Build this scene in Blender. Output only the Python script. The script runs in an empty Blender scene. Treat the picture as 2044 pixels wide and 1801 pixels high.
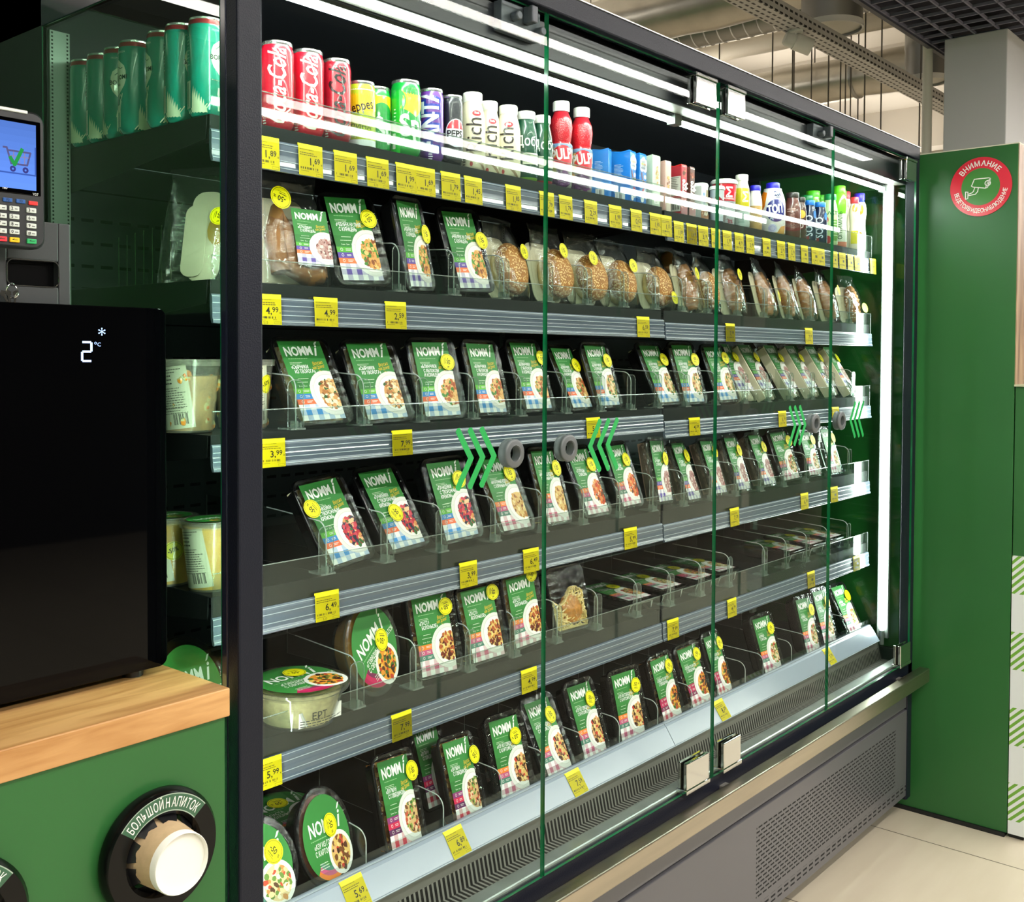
import bpy, math, random
from mathutils import Vector, Matrix
R_ = math.radians
sc = bpy.context.scene
COL = sc.collection

# ------------------------------------------------------------------ camera
W_PX, H_PX = 2044.0, 1801.0
F_PX, PX, PY = 2121.7, 1013.5, 775.75
YAW, PITCH, ROLL = R_(49.4758), R_(-1.5848), R_(0.2473)
CPOS = Vector((-0.833, -1.1789, 1.4246))
_f = Vector((math.sin(YAW)*math.cos(PITCH), math.cos(YAW)*math.cos(PITCH), math.sin(PITCH)))
_r0 = Vector((math.cos(YAW), -math.sin(YAW), 0)); _u0 = _r0.cross(_f)
_r = math.cos(ROLL)*_r0 + math.sin(ROLL)*_u0
_u = -math.sin(ROLL)*_r0 + math.cos(ROLL)*_u0
cd = bpy.data.cameras.new('camera'); cam = bpy.data.objects.new('camera', cd); COL.objects.link(cam)
cd.sensor_fit = 'HORIZONTAL'; cd.sensor_width = 36.0; cd.lens = F_PX/W_PX*36.0
cd.shift_x = (W_PX/2-PX)/W_PX; cd.shift_y = (PY-H_PX/2)/W_PX
cd.clip_start = 0.02; cd.clip_end = 60
m = Matrix.Identity(4)
for i in range(3):
    m[i][0] = _r[i]; m[i][1] = _u[i]; m[i][2] = -_f[i]; m[i][3] = CPOS[i]
cam.matrix_world = m
sc.camera = cam

def at(axis, val, u, v):
    "the world point of the plane axis=val that was measured at photo position u,v"
    d = _r*((u-PX)/F_PX) - _u*((v-PY)/F_PX) + _f
    return CPOS + d*((val-CPOS[axis])/d[axis])

# ------------------------------------------------------------------ world, exposure
w = bpy.data.worlds.new('world'); sc.world = w; w.use_nodes = True
w.node_tree.nodes['Background'].inputs[0].default_value = (0.95, 0.97, 1.0, 1)
w.node_tree.nodes['Background'].inputs[1].default_value = 0.30
sc.view_settings.view_transform = 'Standard'; sc.view_settings.look = 'None'
sc.view_settings.exposure = 0.15; sc.view_settings.gamma = 1.0; sc.view_settings.use_curve_mapping = False
cy = sc.cycles
cy.use_denoising = True
cy.max_bounces = 10; cy.diffuse_bounces = 3; cy.glossy_bounces = 4; cy.transmission_bounces = 6
cy.transparent_max_bounces = 40; cy.caustics_reflective = False; cy.caustics_refractive = False
cy.sample_clamp_indirect = 4.0
cy.use_adaptive_sampling = True; cy.adaptive_threshold = 0.015

ROOM_LIGHT = 14.0
BRIGHT_LAMP = 68.0    # the two lamps that the glass doors mirror     # radiance of the shop's linear ceiling lamps
TUBE_LIGHT = 52.0     # radiance of the cabinet's own light tubes

# ------------------------------------------------------------------ colour and materials
def lin(c):
    if isinstance(c, str):
        c = c.lstrip('#'); c = [int(c[i:i+2], 16)/255 for i in (0, 2, 4)]
    return tuple(x/12.92 if x <= .04045 else ((x+.055)/1.055)**2.4 for x in c)
MATS = {}
def nodes(name):
    mt = bpy.data.materials.new(name); mt.use_nodes = True; nt = mt.node_tree
    return mt, nt, nt.nodes['Principled BSDF']
def pm(name, col, rough=.5, metal=0., spec=.5, bump=0., bscale=200., var=0., vscale=8., coat=0., emit=0., stretch=None):
    if name in MATS: return MATS[name]
    mt, nt, b = nodes(name); c = lin(col)
    b.inputs['Base Color'].default_value = (*c, 1); b.inputs['Roughness'].default_value = rough
    b.inputs['Metallic'].default_value = metal; b.inputs['Specular IOR Level'].default_value = spec
    b.inputs['Coat Weight'].default_value = coat
    if emit:
        b.inputs['Emission Color'].default_value = (*c, 1); b.inputs['Emission Strength'].default_value = emit
    if bump or var:
        tc = nt.nodes.new('ShaderNodeTexCoord'); src = tc.outputs['Object']
        if stretch:
            mp = nt.nodes.new('ShaderNodeMapping'); mp.inputs['Scale'].default_value = stretch
            nt.links.new(src, mp.inputs['Vector']); src = mp.outputs['Vector']
    if bump:
        n = nt.nodes.new('ShaderNodeTexNoise'); n.inputs['Scale'].default_value = bscale; n.inputs['Detail'].default_value = 2
        nt.links.new(src, n.inputs['Vector'])
        bp = nt.nodes.new('ShaderNodeBump'); bp.inputs['Strength'].default_value = bump; bp.inputs['Distance'].default_value = .002
        nt.links.new(n.outputs['Fac'], bp.inputs['Height']); nt.links.new(bp.outputs['Normal'], b.inputs['Normal'])
    if var:
        n = nt.nodes.new('ShaderNodeTexNoise'); n.inputs['Scale'].default_value = vscale; n.inputs['Detail'].default_value = 4
        nt.links.new(src, n.inputs['Vector'])
        rp = nt.nodes.new('ShaderNodeValToRGB')
        rp.color_ramp.elements[0].position = .3; rp.color_ramp.elements[1].position = .7
        rp.color_ramp.elements[0].color = (*[x*(1-var) for x in c], 1)
        rp.color_ramp.elements[1].color = (*[min(1, x*(1+var)) for x in c], 1)
        nt.links.new(n.outputs['Fac'], rp.inputs['Fac']); nt.links.new(rp.outputs['Color'], b.inputs['Base Color'])
    MATS[name] = mt; return mt
def clear(name, tint, refl=1.0, body=0., bodycol='ffffff', rough=.02, bump=0., bscale=60.):
    "thin clear sheet: passes light straight on, mirrors by angle, with a little body of its own"
    if name in MATS: return MATS[name]
    mt = bpy.data.materials.new(name); mt.use_nodes = True; nt = mt.node_tree; nt.nodes.clear()
    out = nt.nodes.new('ShaderNodeOutputMaterial'); tr = nt.nodes.new('ShaderNodeBsdfTransparent')
    tr.inputs[0].default_value = (*lin(tint), 1)
    gl = nt.nodes.new('ShaderNodeBsdfGlossy'); gl.inputs['Roughness'].default_value = rough
    lw = nt.nodes.new('ShaderNodeLayerWeight'); lw.inputs['Blend'].default_value = .5
    pw = nt.nodes.new('ShaderNodeMath'); pw.operation = 'POWER'; pw.inputs[1].default_value = 5
    ml = nt.nodes.new('ShaderNodeMath'); ml.operation = 'MULTIPLY_ADD'; ml.inputs[1].default_value = .96*refl; ml.inputs[2].default_value = .04*refl
    ml.use_clamp = True
    nt.links.new(lw.outputs['Facing'], pw.inputs[0]); nt.links.new(pw.outputs[0], ml.inputs[0])
    mx = nt.nodes.new('ShaderNodeMixShader'); nt.links.new(ml.outputs[0], mx.inputs[0])
    base = tr.outputs[0]
    if body:
        df = nt.nodes.new('ShaderNodeBsdfDiffuse'); df.inputs[0].default_value = (*lin(bodycol), 1)
        m2 = nt.nodes.new('ShaderNodeMixShader'); m2.inputs[0].default_value = body
        nt.links.new(base, m2.inputs[1]); nt.links.new(df.outputs[0], m2.inputs[2]); base = m2.outputs[0]
    nt.links.new(base, mx.inputs[1]); nt.links.new(gl.outputs[0], mx.inputs[2]); nt.links.new(mx.outputs[0], out.inputs[0])
    if bump:
        tc = nt.nodes.new('ShaderNodeTexCoord'); n = nt.nodes.new('ShaderNodeTexNoise'); n.inputs['Scale'].default_value = bscale
        n.inputs['Detail'].default_value = 3; n.inputs['Distortion'].default_value = 1.2
        bp = nt.nodes.new('ShaderNodeBump'); bp.inputs['Strength'].default_value = bump; bp.inputs['Distance'].default_value = .004
        nt.links.new(tc.outputs['Object'], n.inputs['Vector']); nt.links.new(n.outputs['Fac'], bp.inputs['Height'])
        nt.links.new(bp.outputs['Normal'], gl.inputs['Normal'])
    MATS[name] = mt; return mt
def printed(name='print', rough=.42, spec=.4, metal=0., coat=0.):
    if name in MATS: return MATS[name]
    mt, nt, b = nodes(name)
    a = nt.nodes.new('ShaderNodeAttribute'); a.attribute_name = 'Col'
    nt.links.new(a.outputs['Color'], b.inputs['Base Color'])
    b.inputs['Roughness'].default_value = rough; b.inputs['Specular IOR Level'].default_value = spec
    b.inputs['Metallic'].default_value = metal; b.inputs['Coat Weight'].default_value = coat
    MATS[name] = mt; return mt
def glow(name, strength, col='ffffff'):
    if name in MATS: return MATS[name]
    mt = bpy.data.materials.new(name); mt.use_nodes = True; nt = mt.node_tree; nt.nodes.clear()
    o = nt.nodes.new('ShaderNodeOutputMaterial'); e = nt.nodes.new('ShaderNodeEmission')
    e.inputs[0].default_value = (*lin(col), 1); e.inputs[1].default_value = strength
    nt.links.new(e.outputs[0], o.inputs[0]); MATS[name] = mt; return mt
def screen_print(name, strength):
    if name in MATS: return MATS[name]
    mt = bpy.data.materials.new(name); mt.use_nodes = True; nt = mt.node_tree; nt.nodes.clear()
    o = nt.nodes.new('ShaderNodeOutputMaterial'); e = nt.nodes.new('ShaderNodeEmission')
    a = nt.nodes.new('ShaderNodeAttribute'); a.attribute_name = 'Col'
    nt.links.new(a.outputs['Color'], e.inputs[0]); e.inputs[1].default_value = strength
    nt.links.new(e.outputs[0], o.inputs[0]); MATS[name] = mt; return mt

class NT:
    "small helper to write node maths"
    def __init__(s, nt): s.nt = nt
    def m(s, op, a, b=None, c=None):
        n = s.nt.nodes.new('ShaderNodeMath'); n.operation = op
        for i, x in enumerate((a, b, c)):
            if x is None: continue
            if isinstance(x, (int, float)): n.inputs[i].default_value = x
            else: s.nt.links.new(x, n.inputs[i])
        return n.outputs[0]
    def pos(s, kind='Object'):
        tc = s.nt.nodes.new('ShaderNodeTexCoord'); sp = s.nt.nodes.new('ShaderNodeSeparateXYZ')
        s.nt.links.new(tc.outputs[kind], sp.inputs[0]); return sp.outputs
    def mix(s, fac, a, b):
        n = s.nt.nodes.new('ShaderNodeMix'); n.data_type = 'RGBA'
        if isinstance(fac, (int, float)): n.inputs[0].default_value = fac
        else: s.nt.links.new(fac, n.inputs[0])
        for i, x in ((6, a), (7, b)):
            if isinstance(x, tuple): n.inputs[i].default_value = (*x, 1)
            else: s.nt.links.new(x, n.inputs[i])
        return n.outputs[2]

# ------------------------------------------------------------------ mesh building
class G:
    def __init__(s): s.V = []; s.F = []; s.M = []; s.C = []; s.S = []
    def face(s, idx, mi=0, col=None, sm=False):
        s.F.append(tuple(idx)); s.M.append(mi); s.C.append(col); s.S.append(sm)
    def poly(s, pts, mi=0, col=None):
        n = len(s.V); s.V += [tuple(p) for p in pts]; s.face(range(n, n+len(pts)), mi, col)
    def box(s, x0, x1, y0, y1, z0, z1, mi=0, col=None):
        n = len(s.V)
        s.V += [(x, y, z) for z in (z0, z1) for y in (y0, y1) for x in (x0, x1)]
        for f in ((0, 2, 3, 1), (4, 5, 7, 6), (0, 1, 5, 4), (2, 6, 7, 3), (0, 4, 6, 2), (1, 3, 7, 5)):
            s.face([n+i for i in f], mi, col)
        return s
    def loft(s, rings, cap0=True, cap1=True, mi=0, col=None, sm=True, closed=True, mis=None):
        k = len(rings[0]); n = len(s.V)
        for r in rings: s.V += [tuple(p) for p in r]
        for i in range(len(rings)-1):
            for j in range(k if closed else k-1):
                a = n+i*k+j; b = n+i*k+(j+1) % k
                s.face((a, b, b+k, a+k), mis[i] if mis else mi, col, sm)
        if cap0: s.face([n+j for j in range(k)][::-1], mi, col)
        if cap1: s.face([n+(len(rings)-1)*k+j for j in range(k)], mi if not mis else mis[-1], col)
        return s
    def lathe(s, prof, seg=28, c=(0, 0, 0), axis='z', mi=0, col=None, cap0=True, cap1=True, mis=None):
        rings = []
        for r, h in prof:
            ring = []
            for j in range(seg):
                a = 2*math.pi*j/seg
                p = (r*math.cos(a), r*math.sin(a), h)
                if axis == 'y': p = (p[0], h, -p[1])
                if axis == 'x': p = (h, p[0], p[1])
                ring.append((p[0]+c[0], p[1]+c[1], p[2]+c[2]))
            rings.append(ring)
        return s.loft(rings, cap0, cap1, mi, col, True, True, mis)
    def tube(s, path, r, seg=8, mi=0, col=None, closed=False):
        path = [Vector(p) for p in path]; rings = []; N = len(path); prev = None
        for i, p in enumerate(path):
            a = path[i-1] if (i or closed) else path[i]; b = path[(i+1) % N] if (i < N-1 or closed) else path[i]
            t = (b-a).normalized()
            if prev is None: prev = t.orthogonal().normalized()
            e = (prev-t*prev.dot(t)).normalized(); prev = e; g = t.cross(e)
            rings.append([p+(e*math.cos(2*math.pi*j/seg)+g*math.sin(2*math.pi*j/seg))*r for j in range(seg)])
        if closed: rings.append(rings[0])
        return s.loft(rings, not closed, not closed, mi, col)
    def prism(s, pts, lo, hi, axis='x', mi=0, col=None, mi_side=None):
        "outline pts in the other two axes (in xyz order), pulled from lo to hi along axis"
        def P(a, b, h): return {'x': (h, a, b), 'y': (a, h, b), 'z': (a, b, h)}[axis]
        n = len(s.V); k = len(pts)
        s.V += [P(a, b, lo) for a, b in pts]+[P(a, b, hi) for a, b in pts]
        s.face([n+j for j in range(k)][::-1], mi, col); s.face([n+k+j for j in range(k)], mi, col)
        for j in range(k):
            s.face((n+j, n+(j+1) % k, n+k+(j+1) % k, n+k+j), mi if mi_side is None else mi_side, col)
        return s
    def move(s, mat):
        s.V = [tuple(mat @ Vector(v)) for v in s.V]; return s
    def mesh(s, name, mats):
        me = bpy.data.meshes.new(name); me.from_pydata(s.V, [], s.F)
        for mt in (mats if isinstance(mats, (list, tuple)) else [mats]): me.materials.append(mt)
        me.polygons.foreach_set('material_index', s.M); me.polygons.foreach_set('use_smooth', s.S)
        if any(c is not None for c in s.C):
            at_ = me.color_attributes.new('Col', 'FLOAT_COLOR', 'CORNER'); buf = []
            for f, c in zip(s.F, s.C):
                c = c or (1, 1, 1); buf += [c[0], c[1], c[2], 1.0]*len(f)
            at_.data.foreach_set('color', buf)
        me.update()
        if any(s.S): me.set_sharp_from_angle(angle=R_(42))
        return me
    def obj(s, name, mats, parent=None, bevel=0.):
        return put(name, s.mesh(name, mats), parent, bevel)
def put(name, me, parent=None, bevel=0.):
    o = bpy.data.objects.new(name, me); COL.objects.link(o)
    if parent: o.parent = parent
    if bevel:
        b = o.modifiers.new('bevel', 'BEVEL'); b.width = bevel; b.segments = 2; b.limit_method = 'ANGLE'
    return o
def tag(o, label=None, cat=None, group=None, kind=None):
    for k, v in (('label', label), ('category', cat), ('group', group), ('kind', kind)):
        if v: o[k] = v
    return o
def thing(name, label, cat, loc=(0, 0, 0), rot=(0, 0, 0), group=None, scale=(1, 1, 1)):
    o = bpy.data.objects.new(name, None); COL.objects.link(o); o.empty_display_size = .02
    o.location = loc; o.rotation_euler = rot; o.scale = scale
    return tag(o, label, cat, group)
def rrect(w_, h_, r, n=5, cx=0, cz=0):
    p = []
    for qx, qz, a0 in ((1, 1, 0), (-1, 1, 90), (-1, -1, 180), (1, -1, 270)):
        for i in range(n+1):
            a = R_(a0+90*i/n); p.append((cx+qx*(w_/2-r)+r*math.cos(a), cz+qz*(h_/2-r)+r*math.sin(a)))
    return p
ORD = ['first', 'second', 'third', 'fourth', 'fifth', 'sixth', 'seventh', 'eighth', 'ninth', 'tenth', 'eleventh', 'twelfth', 'thirteenth', 'fourteenth', 'fifteenth', 'sixteenth', 'seventeenth', 'eighteenth', 'nineteenth', 'twentieth']
def nth(i):
    if i < 20: return ORD[i]
    t = {20: 'twenty', 30: 'thirty'}[i//10*10] if False else ('twenty' if i < 29 else 'thirty')
    k = i-20 if i < 29 else i-30
    return t+'-'+ORD[k] if i != 29 else 'thirtieth'

# ------------------------------------------------------------------ flat printed artwork
TXT = {}
def text_tris(s, bold=0., shear=0.):
    k = (s, bold, shear)
    if k not in TXT:
        cu = bpy.data.curves.new('t', 'FONT'); cu.body = s; cu.size = 1; cu.offset = bold; cu.shear = shear
        cu.resolution_u = 2; cu.fill_mode = 'FRONT'
        ob = bpy.data.objects.new('t', cu); me = bpy.data.meshes.new_from_object(ob)
        tr = [[(me.vertices[i].co.x, me.vertices[i].co.y) for i in p.vertices] for p in me.polygons]
        xs = [p[0] for t in tr for p in t] or [0]
        TXT[k] = (tr, min(xs), max(xs))
        bpy.data.objects.remove(ob); bpy.data.curves.remove(cu); bpy.data.meshes.remove(me)
    return TXT[k]
def clip_half(p, ax, val, keep_gt):
    out = []
    for i in range(len(p)):
        a, b = p[i-1], p[i]
        ia = (a[ax] >= val) if keep_gt else (a[ax] <= val); ib = (b[ax] >= val) if keep_gt else (b[ax] <= val)
        if ia != ib:
            t = (val-a[ax])/(b[ax]-a[ax]); out.append((a[0]+(b[0]-a[0])*t, a[1]+(b[1]-a[1])*t))
        if ib: out.append(b)
    return out
class Art:
    def __init__(s, clip=None): s.P = []; s.clip = clip; s.ell_clip = None
    def poly(s, pts, col, L=0):
        p = list(pts)
        if s.clip:
            u0, v0, u1, v1 = s.clip
            for ax, val, g in ((0, u0, True), (0, u1, False), (1, v0, True), (1, v1, False)):
                if len(p) > 2: p = clip_half(p, ax, val, g)
        if len(p) > 2: s.P.append((L, p, lin(col) if isinstance(col, str) else col))
    def rect(s, u0, v0, u1, v1, col, L=0): s.poly([(u0, v0), (u1, v0), (u1, v1), (u0, v1)], col, L)
    def ell(s, cx, cy_, rx, ry, col, L=0, n=24, a0=0, a1=360):
        pts = [(cx+rx*math.cos(R_(a0+(a1-a0)*i/n)), cy_+ry*math.sin(R_(a0+(a1-a0)*i/n))) for i in range(n if a1-a0 == 360 else n+1)]
        s.poly(pts, col, L)
    def line(s, a, b, wd, col, L=0):
        d = (b[0]-a[0], b[1]-a[1]); l = math.hypot(*d) or 1; n = (-d[1]/l*wd/2, d[0]/l*wd/2); e = (d[0]/l*wd*.3, d[1]/l*wd*.3)
        s.poly([(a[0]-e[0]-n[0], a[1]-e[1]-n[1]), (b[0]+e[0]-n[0], b[1]+e[1]-n[1]), (b[0]+e[0]+n[0], b[1]+e[1]+n[1]), (a[0]-e[0]+n[0], a[1]-e[1]+n[1])], col, L)
    def path(s, pts, wd, col, L=0):
        for a, b in zip(pts, pts[1:]): s.line(a, b, wd, col, L)
    def ring(s, cx, cy_, r0, r1, col, L=0, n=40, a0=0, a1=360):
        for i in range(n):
            a = R_(a0+(a1-a0)*i/n); b = R_(a0+(a1-a0)*(i+1)/n)
            s.poly([(cx+r0*math.cos(a), cy_+r0*math.sin(a)), (cx+r1*math.cos(a), cy_+r1*math.sin(a)), (cx+r1*math.cos(b), cy_+r1*math.sin(b)), (cx+r0*math.cos(b), cy_+r0*math.sin(b))], col, L)
    def text(s, t, u, v, size, col, L=1, bold=0., shear=0., rot=0., al='L', sx=1., wmax=None):
        tr, x0, x1 = text_tris(t, bold, shear)
        if wmax: sx = min(sx, wmax/max(1e-6, (x1-x0)*size))
        off = {'L': -x0, 'C': -(x0+x1)/2, 'R': -x1}[al]; c, sn = math.cos(R_(rot)), math.sin(R_(rot))
        col = lin(col) if isinstance(col, str) else col
        for p in tr:
            q = []
            for x, y in p:
                x = (x+off)*size*sx; y = y*size; q.append((u+x*c-y*sn, v+x*sn+y*c))
            s.poly(q, col, L)
    def arc_text(s, t, cx, cy_, r, size, col, mid, L=1, bold=.03, down=False, sx=1.):
        tot = text_tris(t, bold)[2]*size*sx; pos = 0
        for i, ch in enumerate(t):
            w0 = text_tris(t[:i].rstrip() or ' ', bold)[2]*size*sx if i else 0
            w1 = text_tris(t[:i+1], bold)[2]*size*sx
            if ch == ' ': continue
            mm = ((w0+w1)/2-tot/2)/r
            a = R_(mid)-mm if not down else R_(mid)+mm
            rot = math.degrees(a)-90 if not down else math.degrees(a)+90
            s.text(ch, cx+r*math.cos(a), cy_+r*math.sin(a), size, col, L, bold, 0, rot, 'C', sx)
    def bars(s, u, v, wd, n, dv, th, col, L=1, seed=0):
        rg = random.Random(seed)
        for i in range(n):
            x = u; y = v-i*dv; end = u+wd*rg.uniform(.7, 1)
            while x < end:
                k = rg.uniform(.04, .12)*wd; s.rect(x, y, min(x+k, end), y+th, col, L); x += k+wd*.02
    def barcode(s, u0, v0, u1, v1, col='101010', L=1, n=22, seed=1):
        rg = random.Random(seed); x = u0; d = (u1-u0)/n
        for i in range(n):
            if rg.random() < .7: s.rect(x, v0, x+d*rg.uniform(.35, .85), v1, col, L)
            x += d
    def gingham(s, u0, v0, u1, v1, col, n, L=1):
        d = (u1-u0)/n; c = lin(col); wt = lin('f4f4f2'); half = tuple((a+b)/2 for a, b in zip(c, wt))
        rows = max(1, round((v1-v0)/d)); e = (v1-v0)/rows
        for i in range(n):
            for j in range(rows):
                k = (i % 2)+(j % 2)
                s.rect(u0+i*d, v0+j*e, u0+(i+1)*d, v0+(j+1)*e, (wt, half, c)[k], L)
    def blobs(s, cx, cy_, rx, ry, pal, n, size, L=3, seed=0):
        rg = random.Random(seed)
        for i in range(n):
            a = rg.uniform(0, 6.283); rr = math.sqrt(rg.random())
            x = cx+rx*rr*math.cos(a); y = cy_+ry*rr*math.sin(a); q = size*rg.uniform(.5, 1.15); st = rg.uniform(.45, 1); t0 = rg.uniform(0, 3.14)
            pts = []
            for k in range(7):
                b = 6.283*k/7; px, py = q*math.cos(b)*rg.uniform(.8, 1.1), q*st*math.sin(b)*rg.uniform(.8, 1.1)
                pts.append((x+px*math.cos(t0)-py*math.sin(t0), y+px*math.sin(t0)+py*math.cos(t0)))
            s.poly(pts, rg.choice(pal), L+i*.04)
    def geom(s, mp, du=None, dv=None, g=None):
        g = g or G()
        for L, p, c in s.P:
            todo = [p]
            for ax, d in ((0, du), (1, dv)):
                if not d: continue
                nx = []
                for q in todo:
                    lo = min(a[ax] for a in q); hi = max(a[ax] for a in q)
                    k0 = math.floor(lo/d); k1 = math.ceil(hi/d)
                    if k1-k0 <= 1: nx.append(q); continue
                    for k in range(k0, k1):
                        r = clip_half(clip_half(q, ax, k*d, True), ax, (k+1)*d, False) if True else q
                        if len(r) > 2: nx.append(r)
                todo = nx
            for q in todo: g.poly([mp(a, b, L) for a, b in q], 0, c)
        return g
EPS = .00016
def flat_map(sx=1., sz=1., y=0.): return lambda u, v, L: (u*sx, y-EPS*(1+L), v*sz)
def cyl_map(prof, a0):
    "wrap on a body of revolution; prof(z) gives the radius, a0 the angle of u=0 (0 faces -y, + turns to +x)"
    def f(u, v, L):
        r = prof(v); a = a0+u/max(r, .005); rr = r+.0003+EPS*.8*L
        return (rr*math.sin(a), -rr*math.cos(a), v)
    return f
PRINT = printed(); PRINT_GLOSS = printed('print_gloss', .2, .5, 0, .3); PRINT_CAN = printed('print_can', .25, .6, .0, .4)
# ------------------------------------------------------------------ the shop around it
def struct(o): return tag(o, kind='structure')
def floor_mat():
    mt, nt, b = nodes('floor_tiles'); N = NT(nt); p = N.pos('Object')
    def joint(c, off, pitch, wd):
        f = N.m('FRACT', N.m('DIVIDE', N.m('SUBTRACT', c, off), pitch))
        return N.m('LESS_THAN', f, wd/pitch)
    j = N.m('MAXIMUM', joint(p[0], 2.341, .581, .004), joint(p[1], -1.62, 1.16, .004))
    n = nt.nodes.new('ShaderNodeTexNoise'); n.inputs['Scale'].default_value = 9; n.inputs['Detail'].default_value = 5
    mp = nt.nodes.new('ShaderNodeMapping'); mp.inputs['Scale'].default_value = (.5, 2.5, 1)
    tc = nt.nodes.new('ShaderNodeTexCoord'); nt.links.new(tc.outputs['Object'], mp.inputs[0]); nt.links.new(mp.outputs[0], n.inputs['Vector'])
    c = N.mix(n.outputs['Fac'], lin('b9ae99'), lin('c6bca8'))
    nt.links.new(N.mix(j, c, lin('5a5043')), b.inputs['Base Color'])
    b.inputs['Roughness'].default_value = .28; b.inputs['Specular IOR Level'].default_value = .45
    return mt
g = G(); g.box(-5.5, 13.5, -6.5, 7.5, -.05, 0); struct(g.obj('floor', floor_mat()))
g = G(); g.box(-5.5, 13.5, -6.5, 7.5, 4.5, 4.6)
CEIL = pm('concrete_ceiling', 'cdc6ba', .9, var=.07, vscale=.7)
struct(g.obj('ceiling', CEIL))
g = G(); g.box(13.4, 13.5, -6.5, 7.5, 0, 4.5); struct(g.obj('wall_far', pm('far_wall', 'b5ab98', .9, var=.1, vscale=.6)))
g = G(); g.box(-5.5, 13.5, -6.6, -6.5, 0, 4.5); struct(g.obj('wall_front', pm('front_wall', '363634', .8, var=.3, vscale=.5)))
g = G(); g.box(-5.5, 13.5, 7.5, 7.6, 0, 4.5); struct(g.obj('wall_rear', pm('rear_wall', 'b7ad9a', .9)))
GREEN = pm('green_laminate', '2c6332', .3, spec=.4, var=.05, vscale=3)
GREEN2 = pm('green_panel_board', '2d6231', .35, spec=.4, var=.05, vscale=3)
def gingham_mat():
    mt, nt, b = nodes('gingham_film'); N = NT(nt); p = N.pos('Object'); P = .1135
    u = N.m('ADD', p[0], p[1]); z = p[2]
    cu = N.m('GREATER_THAN', N.m('FRACT', N.m('DIVIDE', N.m('ADD', u, .253), P*2)), .5)
    cv = N.m('GREATER_THAN', N.m('FRACT', N.m('DIVIDE', N.m('SUBTRACT', z, .848-P*8), P*2)), .5)
    st = N.m('GREATER_THAN', N.m('FRACT', N.m('DIVIDE', N.m('ADD', u, z), .0235)), .52)
    same = N.m('COMPARE', cu, cv, .1)          # the checks that carry stripes
    solid = N.m('MULTIPLY', cu, N.m('SUBTRACT', 1, cv))
    g_ = N.m('MAXIMUM', N.m('MULTIPLY', st, N.m('SUBTRACT', 1, same)), N.m('MULTIPLY', solid, 0))
    full = N.m('MULTIPLY', N.m('MULTIPLY', cu, cv), 1)
    fac = N.m('MAXIMUM', g_, full)
    nt.links.new(N.mix(fac, lin('dfe3e4'), lin('6da437')), b.inputs['Base Color'])
    b.inputs['Roughness'].default_value = .35; return mt
GING = gingham_mat()
WOOD = None
def wood_mat(name, base, dark, sc_=(1.5, 14, 14)):
    mt, nt, b = nodes(name); tc = nt.nodes.new('ShaderNodeTexCoord'); mp = nt.nodes.new('ShaderNodeMapping'); mp.inputs['Scale'].default_value = sc_
    nt.links.new(tc.outputs['Object'], mp.inputs[0])
    n = nt.nodes.new('ShaderNodeTexNoise'); n.inputs['Scale'].default_value = 3.2; n.inputs['Detail'].default_value = 8; n.inputs['Distortion'].default_value = .8
    nt.links.new(mp.outputs[0], n.inputs['Vector'])
    rp = nt.nodes.new('ShaderNodeValToRGB'); e = rp.color_ramp.elements
    e[0].position = .3; e[0].color = (*lin(dark), 1); e[1].position = .62; e[1].color = (*lin(base), 1)
    nt.links.new(n.outputs['Fac'], rp.inputs[0]); nt.links.new(rp.outputs[0], b.inputs['Base Color'])
    b.inputs['Roughness'].default_value = .4; return mt
OAK = wood_mat('oak_laminate', 'd0a068', 'a8743f')
OAKV = wood_mat('oak_edge_vertical', 'a58a6c', '6b513c', (14, 14, 1.2))

# green partition wall by the cabinet's far end
g = G(); g.box(2.532, 2.62, -.275, 7.5, .012, 2.066); struct(g.obj('wall_right', GREEN, bevel=.001))
g = G(); g.box(2.5315, 2.6205, -.278, 7.5, 2.066, 2.069); struct(g.obj('trim_1', pm('edge_band', 'dcdcc8', .5)))
g = G(); g.box(2.533, 2.62, -.2775, -.275, 1.353, 2.066); struct(g.obj('trim_2', OAKV))
g = G(); g.box(2.525, 2.62, -.27, 7.5, 0, .012); struct(g.obj('trim_3', pm('plinth_black', '0c0c0c', .6)))
# dividing counter that stands in front of it
t = thing('divider_counter', 'green counter end with green and white checked film, below the sign wall edge', 'counter', (2.75, -.3, 0))
def kid(g_, name, mats, root, bevel=0.):
    "a part given in world coordinates under a thing that stands at root.location with no turn"
    l = root.location; g_.V = [(a-l[0], b-l[1], c-l[2]) for a, b, c in g_.V]; return g_.obj(name, mats, root, bevel)
g = G(); g.box(2.533, 3.0, -.33, -.278, .848, 1.35); kid(g, 'upper_panel', GREEN2, t, .001)
g = G(); g.box(2.531, 3.0, -.334, -.278, .013, .848)
mo = kid(g, 'lower_panel', GING, t); mo['label'] = 'white film with green diagonal striped checks'
g = G(); g.box(2.526, 3.0, -.338, -.276, 1.35, 1.356); kid(g, 'top_edge', pm('edge_band2', 'b7b79a', .5), t)
g = G(); g.box(2.54, 2.99, -.32, -.28, 0, .013); kid(g, 'plinth', MATS['plinth_black'], t)

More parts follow.
